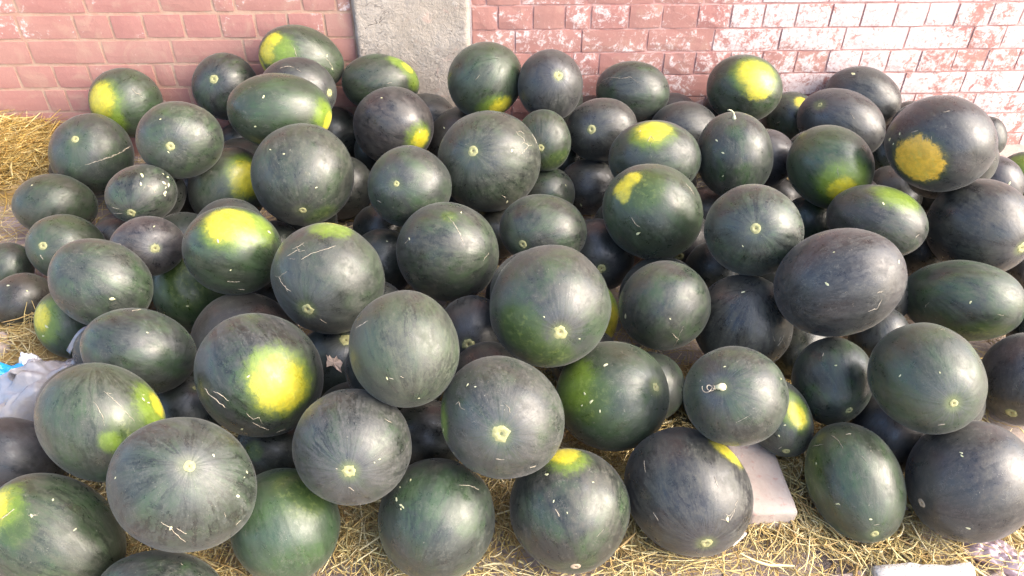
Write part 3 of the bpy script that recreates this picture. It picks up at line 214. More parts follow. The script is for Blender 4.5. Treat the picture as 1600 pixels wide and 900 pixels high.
class NT:
    """small node-writing helper"""
    def __init__(self, name):
        self.m = bpy.data.materials.new(name); self.m.use_nodes = True
        self.t = self.m.node_tree; self.n = self.t.nodes
        self.b = self.n["Principled BSDF"]
    def new(self, kind, **kw):
        nd = self.n.new(kind)
        for k, v in kw.items(): setattr(nd, k, v)
        return nd
    def put(self, sock, v):
        if v is None: return
        if hasattr(v, "is_output"): self.t.links.new(v, sock)
        elif isinstance(v, (tuple, list)) and len(v) == 3 and sock.type == 'RGBA': sock.default_value = (*v, 1)
        else: sock.default_value = v
    def math(self, op, a, b=None, c=None, clamp=False):
        nd = self.new("ShaderNodeMath", operation=op); nd.use_clamp = clamp
        for i, v in enumerate((a, b, c)): self.put(nd.inputs[i], v)
        return nd.outputs[0]
    def vec(self, op, a, b=None):
        nd = self.new("ShaderNodeVectorMath", operation=op)
        self.put(nd.inputs[0], a); self.put(nd.inputs[1], b)
        return nd.outputs["Value"] if op in ('DOT_PRODUCT', 'LENGTH') else nd.outputs[0]
    def scale(self, a, s):
        nd = self.new("ShaderNodeVectorMath", operation='SCALE')
        self.put(nd.inputs[0], a); self.put(nd.inputs["Scale"], s)
        return nd.outputs[0]
    def noise(self, vec, scale, detail=4, rough=0.55, dist=0.0, color=False):
        nd = self.new("ShaderNodeTexNoise"); self.put(nd.inputs["Vector"], vec)
        nd.inputs["Scale"].default_value = scale; nd.inputs["Detail"].default_value = detail
        nd.inputs["Roughness"].default_value = rough; nd.inputs["Distortion"].default_value = dist
        return nd.outputs["Color"] if color else nd.outputs["Fac"]
    def ramp(self, fac, lo, hi, a=0.0, b=1.0):
        nd = self.new("ShaderNodeMapRange"); nd.interpolation_type = 'SMOOTHSTEP'
        self.put(nd.inputs["Value"], fac); self.put(nd.inputs["From Min"], lo); self.put(nd.inputs["From Max"], hi)
        self.put(nd.inputs["To Min"], a); self.put(nd.inputs["To Max"], b)
        return nd.outputs["Result"]
    def mix(self, fac, a, b, blend='MIX'):
        nd = self.new("ShaderNodeMix", data_type='RGBA', blend_type=blend)
        self.put(nd.inputs[0], fac); self.put(nd.inputs[6], a); self.put(nd.inputs[7], b)
        return nd.outputs[2]
    def oattr(self, name, out="Fac"):
        nd = self.new("ShaderNodeAttribute", attribute_type='OBJECT', attribute_name=name)
        return nd.outputs[out]
    def gattr(self, name, out="Vector"):
        nd = self.new("ShaderNodeAttribute", attribute_type='GEOMETRY', attribute_name=name)
        return nd.outputs[out]
    def bump(self, h, strength=0.3, dist=0.002):
        nd = self.new("ShaderNodeBump"); nd.inputs["Strength"].default_value = strength
        nd.inputs["Distance"].default_value = dist; self.put(nd.inputs["Height"], h)
        self.put(self.b.inputs["Normal"], nd.outputs[0])
        return nd.outputs[0]
    def base(self, c): self.put(self.b.inputs["Base Color"], c)
    def rough(self, r): self.put(self.b.inputs["Roughness"], r)

# ------------------------------------------------------------ materials
def rind_material():
    m = NT("watermelon_rind")
    u = m.vec('NORMALIZE', m.gattr("rind"))
    rnd = m.new("ShaderNodeObjectInfo").outputs["Random"]
    off = m.new("ShaderNodeCombineXYZ")
    for k in range(3): m.put(off.inputs[k], m.math('MULTIPLY', rnd, (37.0, 91.0, 53.0)[k]))
    uo = m.vec('ADD', u, off.outputs[0])
    sep = m.new("ShaderNodeSeparateXYZ"); m.put(sep.inputs[0], u)
    X, Y, Z = sep.outputs
    # meridian coordinate: stretched along the fruit
    flat = m.new("ShaderNodeCombineXYZ"); m.put(flat.inputs[0], X); m.put(flat.inputs[1], Y)
    fl = m.vec('NORMALIZE', flat.outputs[0])
    sepf = m.new("ShaderNodeSeparateXYZ"); m.put(sepf.inputs[0], fl)
    mer = m.new("ShaderNodeCombineXYZ")
    m.put(mer.inputs[0], sepf.outputs[0]); m.put(mer.inputs[1], sepf.outputs[1])
    m.put(mer.inputs[2], m.math('MULTIPLY', Z, 0.22))
    mero = m.vec('ADD', mer.outputs[0], off.outputs[0])
    streak = m.noise(mero, 3.6, 3, 0.5, 0.3)
    fine_streak = m.noise(mero, 16.0, 4, 0.6, 0.3)
    base = m.oattr("base_color", "Color")
    dust = m.oattr("dust")
    green = m.oattr("green")
    blotch = m.noise(uo, 1.6, 5, 0.6, 0.6)
    mott = m.noise(uo, 7.0, 6, 0.65, 0.5)
    col = m.mix(m.ramp(blotch, 0.38, 0.68), base, m.mix(green, base, (0.034, 0.076, 0.024)))
    # dark meridian stripes
    stripe = m.ramp(streak, 0.36, 0.56, 1.0, 0.0)
    pole_fade = m.ramp(m.math('ABSOLUTE', Z), 0.80, 0.97, 1.0, 0.35)
    col = m.mix(m.math('MULTIPLY', m.math('MULTIPLY', m.math('MULTIPLY', stripe, 0.5), m.oattr("stripes")), pole_fade), col, m.scale(base, 0.45))
    # thin dark broken veins running from pole to pole
    vn = m.noise(m.vec('ADD', mero, m.scale(m.noise(uo, 5.0, 3, 0.6, color=True), 0.16)), 2.6, 5, 0.62, 0.2)
    vein = m.ramp(m.math('ABSOLUTE', m.math('SUBTRACT', vn, 0.5)), 0.006, 0.034, 1.0, 0.0)
    vein = m.math('MULTIPLY', vein, m.ramp(m.noise(uo, 1.9, 3, 0.6), 0.34, 0.58))
    vein = m.math('MULTIPLY', vein, m.oattr("stripes"))
    col = m.mix(m.math('MULTIPLY', vein, 0.55), col, m.scale(base, 0.4))
    # jagged dark meridian lines, about a dozen round the fruit
    phi = m.math('ARCTAN2', sepf.outputs[1], sepf.outputs[0])
    jag = m.math('SUBTRACT', m.noise(uo, 4.0, 7, 0.66, 0.2), 0.5)
    mer_s = m.math('ABSOLUTE', m.math('SINE', m.math('ADD', m.math('MULTIPLY', phi, 6.0), m.math('ADD', m.math('MULTIPLY', jag, 5.5), m.math('MULTIPLY', rnd, 6.0)))))
    line = m.math('MULTIPLY', m.ramp(mer_s, 0.03, 0.30, 1.0, 0.0), m.ramp(m.noise(uo, 5.0, 5, 0.65), 0.34, 0.64))
    line = m.math('MULTIPLY', m.math('MULTIPLY', line, m.oattr("stripes")), m.ramp(m.math('ABSOLUTE', Z), 0.90, 0.99, 1.0, 0.2))
    col = m.mix(m.math('MULTIPLY', line, 0.65, clamp=True), col, m.scale(base, 0.45))
    # bloom and dust
    speck = m.noise(uo, 70.0, 4, 0.75)
    mstyle = m.oattr("mottle"); sstyle = m.oattr("stripes")
    d = m.math('ADD', m.math('MULTIPLY', m.math('MULTIPLY', m.ramp(mott, 0.30, 0.70), mstyle), 0.50),
               m.math('ADD', m.math('MULTIPLY', m.math('MULTIPLY', m.ramp(fine_streak, 0.30, 0.7), sstyle), 0.40), 0.30))
    d = m.math('MULTIPLY', d, m.math('MULTIPLY', m.ramp(speck, 0.30, 0.70, 0.72, 1.25), m.ramp(m.noise(uo, 21.0, 6, 0.7, 0.8), 0.42, 0.58, 0.62, 1.15)))
    smear = m.noise(m.vec('MULTIPLY', uo, (1.0, 2.6, 1.5)), 1.3, 4, 0.55, 0.8)
    d = m.math('MULTIPLY', d, m.ramp(smear, 0.30, 0.68, 0.55, 1.2))
    rub = m.ramp(m.noise(uo, 3.4, 9, 0.72, 0.5), 0.47, 0.535)
    rub2 = m.ramp(m.noise(m.vec('ADD', uo, (9.1, 3.3, 5.7)), 12.0, 6, 0.72, 0.6), 0.50, 0.60)
    d = m.math('MULTIPLY', d, m.math('SUBTRACT', 1.0, m.math('MULTIPLY', rub, m.math('ADD', 0.12, m.math('MULTIPLY', mstyle, 0.40)))))
    d = m.math('MULTIPLY', d, m.math('SUBTRACT', 1.0, m.math('MULTIPLY', rub2, 0.22)))
    d = m.math('MULTIPLY', d, m.math('SUBTRACT', 1.0, m.math('MULTIPLY', line, 0.65)))
    d = m.math('MULTIPLY', m.math('MULTIPLY', d, 1.35), dust, clamp=True)
    d = m.math('MULTIPLY', d, m.math('SUBTRACT', 1.0, m.math('MULTIPLY', vein, 0.7)))
    grain = m.noise(uo, 150.0, 3, 0.8)
    col = m.mix(d, col, m.scale(m.oattr("dust_color", "Color"), m.ramp(grain, 0.3, 0.75, 0.75, 1.3)))
    # scuff network: fine pale rubbed lines in patches
    nn1 = m.noise(uo, 6.5, 7, 0.68, 0.9)
    net = m.math('MULTIPLY', m.ramp(m.math('ABSOLUTE', m.math('SUBTRACT', nn1, 0.5)), 0.002, 0.016, 1.0, 0.0), m.ramp(m.noise(uo, 3.1, 3, 0.6), 0.45, 0.62))
    col = m.mix(m.math('MULTIPLY', net, m.math('MULTIPLY', m.oattr("worn"), 0.75)), col, (0.16, 0.155, 0.13))
    # pale ray burst round the blossom end
    ang = m.math('ARCCOSINE', m.math('MULTIPLY', Z, 0.9999))
    rays = m.noise(mero, 22.0, 3, 0.6, 0.1)
    burst = m.math('MULTIPLY', m.ramp(ang, 0.04, 0.85, 1.0, 0.0), m.ramp(rays, 0.32, 0.66))
    burst = m.math('MULTIPLY', burst, m.oattr("burst"), clamp=True)
    col = m.mix(burst, col, (0.075, 0.078, 0.088))
    halo = m.math('MULTIPLY', m.ramp(m.math('SUBTRACT', ang, m.math('MULTIPLY', rays, 0.22)), -0.04, 0.13, 1.0, 0.0), m.oattr("halo"), clamp=True)
    col = m.mix(halo, col, (0.16, 0.20, 0.06))
    # ground patches
    wob1 = m.noise(uo, 3.2, 7, 0.68, 0.3)
    wob2 = m.noise(uo, 11.0, 4, 0.6, 0.4)
    wob3 = m.noise(uo, 38.0, 3, 0.6)
    wob = m.math('ADD', m.math('ADD', m.math('MULTIPLY', m.math('SUBTRACT', wob1, 0.5), 0.55),
                 m.math('MULTIPLY', m.math('SUBTRACT', wob2, 0.5), 0.40)), m.math('MULTIPLY', m.math('SUBTRACT', wob3, 0.5), 0.22))
    allp = None
    for k in range(4):
        pd = m.oattr("patch_dir_%d" % k, "Vector")
        prm = m.new("ShaderNodeSeparateXYZ"); m.put(prm.inputs[0], m.oattr("patch_size_%d" % k, "Vector"))
        r, soft, amt = prm.outputs
        a = m.math('ARCCOSINE', m.math('MULTIPLY', m.vec('DOT_PRODUCT', u, pd), 0.9999))
        a = m.math('ADD', a, m.math('MULTIPLY', wob, m.math('MINIMUM', m.math('MULTIPLY', r, 1.8), 0.62)))
        hi = m.math('ADD', r, soft)
        lo = m.math('SUBTRACT', r, soft)
        mask = m.math('MULTIPLY', m.ramp(a, lo, m.math('MAXIMUM', hi, 0.001), 1.0, 0.0), amt, clamp=True)
        pc = m.oattr("patch_color_%d" % k, "Color")
        pc2 = m.mix(m.ramp(mott, 0.35, 0.7), m.scale(pc, 0.85), m.scale(pc, 1.20))
        pc2 = m.mix(m.math('MULTIPLY', m.ramp(wob2, 0.50, 0.66), 0.45), pc2, m.mix(0.55, pc, (0.34, 0.40, 0.10)))
        pc2 = m.mix(m.math('MULTIPLY', m.ramp(a, 0.0, m.math('MAXIMUM', m.math('MULTIPLY', r, 0.8), 0.001), 0.30, 0.0), m.ramp(wob1, 0.40, 0.60)), pc2, m.scale(pc, 1.25))
        pc2 = m.mix(m.math('MULTIPLY', m.ramp(speck, 0.52, 0.70), 0.25), pc2, m.scale(base, 2.2))
        ring = m.math('MULTIPLY', m.ramp(a, m.math('MULTIPLY', r, 0.9), m.math('ADD', m.math('MULTIPLY', r, 1.35), 0.06), 1.0, 0.0), m.math('MULTIPLY', amt, 0.5), clamp=True)
        col = m.mix(ring, col, m.mix(m.ramp(a, m.math('MULTIPLY', r, 0.95), m.math('MULTIPLY', r, 1.25), 0.0, 1.0), m.mix(0.5, pc, (0.10, 0.17, 0.02)), (0.050, 0.090, 0.020)))
        col = m.mix(mask, col, pc2)
        allp = mask if allp is None else m.math('MAXIMUM', allp, mask)
    # small corky flecks and rub marks
    fn = m.noise(uo, 26.0, 3, 0.5, 1.8)
    fn2 = m.noise(uo, 5.0, 3, 0.6)
    cork = m.math('MULTIPLY', m.ramp(fn, 0.665, 0.71), m.ramp(fn2, 0.48, 0.62))
    sc = m.noise(m.vec('MULTIPLY', uo, (60.0, 9.0, 14.0)), 1.0, 3, 0.5, 1.2)
    scr = m.math('MULTIPLY', m.ramp(sc, 0.74, 0.80), m.ramp(m.noise(uo, 3.0, 2), 0.50, 0.66))
    mark = m.math('MULTIPLY', m.math('MAXIMUM', cork, m.math('MULTIPLY', scr, 0.7)), m.oattr("worn"), clamp=True)
    col = m.mix(mark, col, (0.27, 0.255, 0.20))
    m.base(col)
    m.rough(m.math('ADD', m.math('ADD', 0.34, m.math('MULTIPLY', d, 0.26)), m.math('ADD', m.math('MULTIPLY', m.math('SUBTRACT', mott, 0.5), 0.30), m.math('ADD', m.math('MULTIPLY', m.math('SUBTRACT', smear, 0.5), 0.45), m.math('MULTIPLY', m.math('SUBTRACT', rub, 0.5), -0.10))), clamp=True))
    m.b.inputs["Specular IOR Level"].default_value = 0.60
    m.b.inputs["Sheen Weight"].default_value = 0.10
    m.b.inputs["Sheen Roughness"].default_value = 0.4
    h = m.math('ADD', m.math('MULTIPLY', streak, 0.6), m.math('ADD', m.math('MULTIPLY', mott, 0.35), m.math('ADD', m.math('MULTIPLY', speck, 0.16), m.math('MULTIPLY', mark, 0.3))))
    m.bump(h, 0.22, 0.006)
    return m.m

def simple_noise_material(name, c1, c2, scale, rough=0.85, bump=0.3, bd=0.003, c3=None, obj=False):
    m = NT(name)
    tc = m.new("ShaderNodeTexCoord").outputs["Object"]
    a = m.noise(tc, scale, 6, 0.65, 0.3)
    b = m.noise(tc, scale * 6.3, 5, 0.7)
    col = m.mix(m.ramp(a, 0.32, 0.68), c1, c2)
    if c3: col = m.mix(m.ramp(b, 0.55, 0.72), col, c3)
    m.base(col); m.rough(rough)
    m.bump(m.math('ADD', a, m.math('MULTIPLY', b, 0.5)), bump, bd)
    return m

def brick_material():
    m = NT("painted_brick")
    pos = m.new("ShaderNodeNewGeometry").outputs["Position"]
    rnd = m.new("ShaderNodeObjectInfo").outputs["Random"]
    white = m.oattr("white")
    n1 = m.noise(pos, 3.0, 5, 0.6, 0.4)
    n2 = m.noise(pos, 24.0, 8, 0.76, 0.8)
    n3 = m.noise(pos, 80.0, 6, 0.75, 0.4)
    n4 = m.noise(pos, 9.0, 5, 0.6, 1.0)
    red = m.mix(m.ramp(n1, 0.35, 0.65), (0.46, 0.225, 0.190), (0.50, 0.27, 0.225))
    red = m.mix(m.ramp(rnd, 0.0, 1.0, 0.0, 0.45), red, (0.47, 0.20, 0.185))
    red = m.mix(m.math('MULTIPLY', m.ramp(n3, 0.45, 0.75), 0.35), red, (0.58, 0.31, 0.26))
    # buff mortar smeared thinly over the paint
    red = m.mix(m.math('MULTIPLY', m.ramp(n4, 0.50, 0.72), 0.55), red, (0.55, 0.36, 0.27))
    red = m.scale(red, 0.80)
    # lime bloom and painted-in glare: patches whose size grows with "white"
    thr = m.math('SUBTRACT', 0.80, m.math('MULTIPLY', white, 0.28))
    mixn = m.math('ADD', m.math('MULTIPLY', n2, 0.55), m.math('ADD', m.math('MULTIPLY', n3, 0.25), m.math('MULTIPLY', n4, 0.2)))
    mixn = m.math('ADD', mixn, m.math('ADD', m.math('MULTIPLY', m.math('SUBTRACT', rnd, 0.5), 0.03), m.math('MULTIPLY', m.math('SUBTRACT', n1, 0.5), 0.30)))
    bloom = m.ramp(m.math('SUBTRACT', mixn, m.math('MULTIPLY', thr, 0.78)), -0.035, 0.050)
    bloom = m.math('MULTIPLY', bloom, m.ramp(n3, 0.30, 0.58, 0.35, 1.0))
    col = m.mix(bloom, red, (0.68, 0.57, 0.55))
    pit = m.ramp(n3, 0.22, 0.30, 1.0, 0.0)
    col = m.mix(m.math('MULTIPLY', pit, 0.5), col, (0.20, 0.08, 0.07))
    m.base(col); m.rough(0.82)
    m.bump(m.math('ADD', m.math('MULTIPLY', n2, 0.7), m.math('ADD', m.math('MULTIPLY', n4, 0.6), m.math('MULTIPLY', n3, 0.3))), 0.5, 0.004)
    return m.m

def mortar_material(name, c1, c2):
    m = NT(name)
    pos = m.new("ShaderNodeNewGeometry").outputs["Position"]
    n2 = m.noise(pos, 20.0, 6, 0.7, 0.5); n3 = m.noise(pos, 90.0, 5, 0.7)
    m.base(m.mix(m.ramp(n2, 0.35, 0.65), c1, c2)); m.rough(0.9)
    m.bump(m.math('ADD', n2, m.math('MULTIPLY', n3, 0.4)), 0.5, 0.005)
    return m.m

def plaster_material():
    m = NT("grey_cement")
    pos = m.new("ShaderNodeNewGeometry").outputs["Position"]
    n1 = m.noise(pos, 5.0, 6, 0.65, 0.2); n2 = m.noise(pos, 26.0, 7, 0.7, 0.15); n3 = m.noise(pos, 120.0, 5, 0.7)
    n4 = m.noise(pos, 11.0, 4, 0.6, 2.0)
    col = m.mix(m.ramp(n1, 0.35, 0.65), (0.35, 0.30, 0.25), (0.42, 0.37, 0.32))
    col = m.mix(m.math('MULTIPLY', m.ramp(n2, 0.55, 0.75), 0.5), col, (0.54, 0.50, 0.46))
    col = m.mix(m.math('MULTIPLY', m.ramp(n4, 0.60, 0.72), 0.5), col, (0.50, 0.34, 0.29))
    col = m.mix(m.math('MULTIPLY', m.ramp(n3, 0.25, 0.36, 1.0, 0.0), 0.7), col, (0.22, 0.19, 0.17))
    crack = m.ramp(m.math('ABSOLUTE', m.math('SUBTRACT', m.noise(pos, 7.0, 4, 0.6, 1.2), 0.47)), 0.0, 0.006, 1.0, 0.0)
    crack = m.math('MULTIPLY', crack, m.ramp(n1, 0.45, 0.6))
    col = m.mix(m.math('MULTIPLY', crack, 0.6), col, (0.20, 0.17, 0.15))
    m.base(col); m.rough(0.9)
    m.bump(m.math('SUBTRACT', m.math('ADD', m.math('MULTIPLY', n2, 1.0), m.math('ADD', n1, m.math('MULTIPLY', n3, 0.5))), crack), 0.8, 0.012)
    return m.m

def straw_material():
    m = NT("dry_straw")
    c = m.gattr("tone", "Color")
    pos = m.new("ShaderNodeNewGeometry").outputs["Position"]
    n = m.noise(pos, 160.0, 3, 0.6)
    m.base(m.mix(m.math('MULTIPLY', m.ramp(n, 0.4, 0.7), 0.35), c, m.scale(c, 0.6)))
    m.rough(0.5)
    m.b.inputs["Specular IOR Level"].default_value = 0.4
    return m.m

def ground_material():
    m = NT("dusty_ground")
    pos = m.new("ShaderNodeNewGeometry").outputs["Position"]
    n1 = m.noise(pos, 2.0, 6, 0.6, 0.4); n2 = m.noise(pos, 14.0, 7, 0.7, 0.6); n3 = m.noise(pos, 110.0, 5, 0.75)
    col = m.mix(m.ramp(n1, 0.35, 0.65), (0.33, 0.26, 0.22), (0.42, 0.35, 0.31))
    col = m.mix(m.math('MULTIPLY', m.ramp(n2, 0.5, 0.7), 0.6), col, (0.33, 0.25, 0.21))
    col = m.mix(m.math('MULTIPLY', m.ramp(n3, 0.55, 0.7), 0.5), col, (0.60, 0.55, 0.50))
    m.base(col); m.rough(0.95)
    m.bump(m.math('ADD', m.math('MULTIPLY', n2, 1.0), m.math('MULTIPLY', n3, 0.5)), 0.7, 0.008)
    return m.m

MAT_RIND = rind_material()
MAT_BRICK = brick_material()
MAT_MORTAR_L = mortar_material("buff_mortar", (0.41, 0.24, 0.18), (0.45, 0.31, 0.23))
MAT_MORTAR_R = mortar_material("pink_mortar", (0.42, 0.21, 0.19), (0.52, 0.34, 0.31))
MAT_PLASTER = plaster_material()
MAT_STRAW = straw_material()
MAT_GROUND = ground_material()
MAT_PAVER = simple_noise_material("dusty_paver", (0.36, 0.27, 0.24), (0.46, 0.38, 0.34), 14, 0.92, 0.9, 0.008, (0.32, 0.16, 0.13)).m
MAT_LOOSE = simple_noise_material("dusty_old_brick", (0.36, 0.29, 0.25), (0.43, 0.37, 0.325), 9, 0.92, 0.6, 0.006, (0.36, 0.22, 0.19)).m
MAT_WHITE = simple_noise_material("whitewashed_stone", (0.56, 0.50, 0.44), (0.66, 0.62, 0.57), 18, 0.85, 1.0, 0.014, (0.42, 0.31, 0.24)).m
MAT_SCAR = simple_noise_material("blossom_scar_skin", (0.24, 0.25, 0.10), (0.34, 0.33, 0.17), 160, 0.75, 0.5, 0.001, (0.42, 0.34, 0.20)).m
MAT_SCAR_TAN = simple_noise_material("tan_scar_skin", (0.36, 0.28, 0.19), (0.46, 0.38, 0.28), 160, 0.75, 0.5, 0.001, (0.36, 0.24, 0.16)).m
MAT_PIT = simple_noise_material("scar_pit", (0.14, 0.11, 0.05), (0.20, 0.17, 0.08), 200, 0.85).m
MAT_MARK = simple_noise_material("corky_scratch", (0.22, 0.19, 0.14), (0.42, 0.37, 0.29), 120, 0.8).m
MAT_FLECK = simple_noise_material("pale_chip", (0.46, 0.47, 0.24), (0.58, 0.57, 0.38), 120, 0.7).m
MAT_STEM = simple_noise_material("dry_stem", (0.50, 0.50, 0.30), (0.62, 0.60, 0.44), 90, 0.7).m
MAT_LEAF = simple_noise_material("dry_leaf_skin", (0.42, 0.30, 0.24), (0.52, 0.40, 0.32), 60, 0.7, 0.4, 0.002).m

# ------------------------------------------------------------ ground
def grid_mesh(name, x0, x1, y0, y1, nx, ny, zf):
    xs = np.linspace(x0, x1, nx); ys = np.linspace(y0, y1, ny)
    X, Y = np.meshgrid(xs, ys)
    Z = zf(X, Y)
    v = np.stack([X, Y, Z], -1).reshape(-1, 3)
    i = np.arange(nx * ny).reshape(ny, nx)
    f = np.stack([i[:-1, :-1], i[:-1, 1:], i[1:, 1:], i[1:, :-1]], -1).reshape(-1, 4)
    return mesh_np(name, v, f)

ground = bpy.data.objects.new("ground", grid_mesh("ground", -60, 60, -60, 60, 61, 61, lambda X, Y: X * 0 - 0.012))
ground.data.materials.append(MAT_GROUND); link(ground); ground["kind"] = "structure"

# rough brick: a box with eased, slightly uneven edges, unit size
def rough_box(name, seed, bev=(0.02, 0.05, 0.05), wob=0.02, cuts=1):
    rr = random.Random(seed)
    bm = bmesh.new()
    bmesh.ops.create_cube(bm, size=1.0)
    bmesh.ops.subdivide_edges(bm, edges=bm.edges[:], cuts=cuts, use_grid_fill=True)
    for v in bm.verts:
        q = [0, 0, 0]
        on = sum(1 for c in v.co if abs(abs(c) - 0.5) < 1e-4)
        for k in range(3):
            s = 1 - (bev[k] * 2 if on == 3 else bev[k] if on == 2 else 0)
            q[k] = v.co[k] * s + rr.uniform(-wob, wob) * (0.3 if k == 0 else 1) * (1 if on > 1 else 0.6)
        v.co = q
    me = bpy.data.meshes.new(name); bm.to_mesh(me); bm.free()
    me.polygons.foreach_set("use_smooth", [False] * len(me.polygons))
    return me

def chunky_box(name, seed, size, mat, amp=0.004, bev=0.008, seg=7):
    """a solid weathered block, real size, with chipped edges"""
    bm = bmesh.new()
    bmesh.ops.create_cube(bm, size=1.0)
    bmesh.ops.subdivide_edges(bm, edges=bm.edges[:], cuts=seg, use_grid_fill=True)
    sx, sy, sz = size
    for v in bm.verts:
        p = Vector((v.co.x * sx, v.co.y * sy, v.co.z * sz))
        h = Vector((sx / 2, sy / 2, sz / 2))
        ins = Vector([max(0, abs(p[k]) - (h[k] - bev)) for k in range(3)])
        if ins.length > bev:
            q = ins.normalized() * bev
            p = Vector([math.copysign(h[k] - bev + q[k], p[k]) if ins[k] > 0 else p[k] for k in range(3)])
        n = noise.noise_vector(p * 28 + Vector((seed * 7.1, 0, 0))) * amp + noise.noise_vector(p * 90 + Vector((0, seed * 3.3, 0))) * amp * 0.4
        v.co = p + n
    me = bpy.data.meshes.new(name); bm.to_mesh(me); bm.free()
    me.polygons.foreach_set("use_smooth", [True] * len(me.polygons))
    me.materials.append(mat)
    return me

pav_meshes = [rough_box("paving_brick", 40 + k, (0.015, 0.03, 0.06), 0.012) for k in range(4)]
for me in pav_meshes: me.materials.append(MAT_PAVER)
def pave(x0, x1, y0, y1):
    y = y0; row = 0
    while y < y1:
        x = x0 - (0.12 if row % 2 else 0)
        while x < x1:
            o = bpy.data.objects.new("paving_brick", random.choice(pav_meshes))
            o.scale = (0.228, 0.108, 0.06)
            o.location = (x + random.uniform(-.004, .004), y + random.uniform(-.003, .003), -0.034 + random.uniform(-.005, .003))
            o.rotation_euler = (random.uniform(-.012, .012), random.uniform(-.012, .012), random.uniform(-.02, .02))
            link(o, ground)
            x += 0.240
        y += 0.119; row += 1
pave(-1.45, 1.55, -2.25, -1.78)
pave(-1.95, -1.30, -1.35, -0.10)

# ------------------------------------------------------------ brick walls and pillar
MORTAR_Y = 0.003
def brick_wall(label, x0, x1, z0, pitch, joints, first_row_z, white_of, mortar_mat, proud, gap, wobble):
    wall = tag(bpy.data.objects.new("brick_wall", None), label, "wall")
    wall.location = ((x0 + x1) / 2, 0, 0); link(wall)
    ox = wall.location.x
    me = mesh_py("mortar", [(x0 - ox, MORTAR_Y, -0.1), (x1 - ox, MORTAR_Y, -0.1), (x1 - ox, MORTAR_Y, 4.4), (x0 - ox, MORTAR_Y, 4.4),
                            (x0 - ox, 0.22, -0.1), (x1 - ox, 0.22, -0.1), (x1 - ox, 0.22, 4.4), (x0 - ox, 0.22, 4.4)],
                 [(0, 1, 2, 3), (5, 4, 7, 6), (1, 5, 6, 2), (4, 0, 3, 7), (3, 2, 6, 7)], mortar_mat, False)
    link(bpy.data.objects.new("mortar", me), wall)
    variants = [rough_box("brick", s, (0.005, 0.02, 0.018), wobble, 2) for s in range(6)]
    for v in variants: v.materials.append(MAT_BRICK)
    rest_v, rest_f = [], []
    z = first_row_z + pitch * 0
    rows = []
    k = 0
    # rows listed from the top joint list downward, then continued down and up
    nrow_known = len(joints)
    row_tops = []
    r = 0
    while first_row_z - r * pitch > -0.06:
        row_tops.append((first_row_z - r * pitch, joints[r] if r < nrow_known else None)); r += 1
    up = 1
    while first_row_z + up * pitch < 4.3 + pitch:
        row_tops.append((first_row_z + up * pitch, None)); up += 1
    for ri, (ztop, js) in enumerate(row_tops):
        cz = ztop - pitch / 2
        js = sorted([j for j in (js or []) if x0 + 0.04 < j < x1 - 0.04])
        if not js:
            js = [x0 + random.uniform(0.06, 0.2)]
        # continue the bond to both ends
        header = (ri % 2 == 0)
        xs = list(js)
        while xs[-1] + 0.13 < x1 - 0.04:
            xs.append(xs[-1] + (random.choice((0.118, 0.238)) if header else 0.238) + random.uniform(-.006, .006))
        xs = [q for q in xs if q < x1 - 0.03]
        while xs[0] - 0.13 > x0 + 0.04:
            xs.insert(0, xs[0] - ((random.choice((0.118, 0.238)) if header else 0.238) + random.uniform(-.006, .006)))
        xs = [q for q in xs if q > x0 + 0.03]
        xs = [x0] + xs + [x1]
        for a, b in zip(xs[:-1], xs[1:]):
            w = b - a - gap; h = pitch - gap
            if w < 0.02: continue
            c = ((a + b) / 2, 0.06 - proud + random.uniform(-.0012, .0012), cz + random.uniform(-.0015, .0015))
            if cz < 0.80:
                o = bpy.data.objects.new("brick", random.choice(variants))
                o.location = (c[0] - ox, c[1], c[2]); o.scale = (w * 1.012, 0.12, h * 1.03)
                o.rotation_euler = (random.uniform(-.004, .004), random.uniform(-.005, .005), random.uniform(-.003, .003))
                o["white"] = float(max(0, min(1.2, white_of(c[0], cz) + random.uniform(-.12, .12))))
                link(o, wall)
            else:
                me0 = random.choice(variants); n0 = len(rest_v)
                for v in me0.vertices:
                    rest_v.append((v.co.x * w * 1.012 + c[0] - ox, v.co.y * 0.12 + c[1], v.co.z * h * 1.03 + c[2]))
                for p in me0.polygons: rest_f.append(tuple(n0 + q for q in p.vertices))
    o = bpy.data.objects.new("unseen_upper_brickwork", mesh_py("unseen_upper_brickwork", rest_v, rest_f, MAT_BRICK, False))  # unseen upper courses, built extra tall to block sky and darken melon-top reflections
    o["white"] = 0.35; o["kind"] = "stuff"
    link(o, wall)
    return wall

brick_wall("dull red painted brick wall with flush buff joints, behind the straw heap", -3.2, -0.447, 0, 0.0905,
           LEFT_JOINTS, 0.6315, lambda x, z: 0.02 + 0.10 * math.sin(x * 7) + 0.16 * (z > 0.44), MAT_MORTAR_L, 0.0008, 0.012, 0.004)
brick_wall("pinkish red brick wall blotched with white lime and painted glare, on the sunnier side of the pillar", -0.03, 3.2, 0, 0.0868,
           RIGHT_JOINTS, 0.6465, lambda x, z: min(0.85, 0.30 + 0.34 * max(0, x) + 0.5 * max(0, z - 0.42) - 0.9 * max(0, 0.36 - z) + 0.25 * noise.noise(Vector((x * 3, z * 4, 1.7)))), MAT_MORTAR_R, 0.0015, 0.008, 0.010)  # extra lime whitening to the right and upward paints in glare

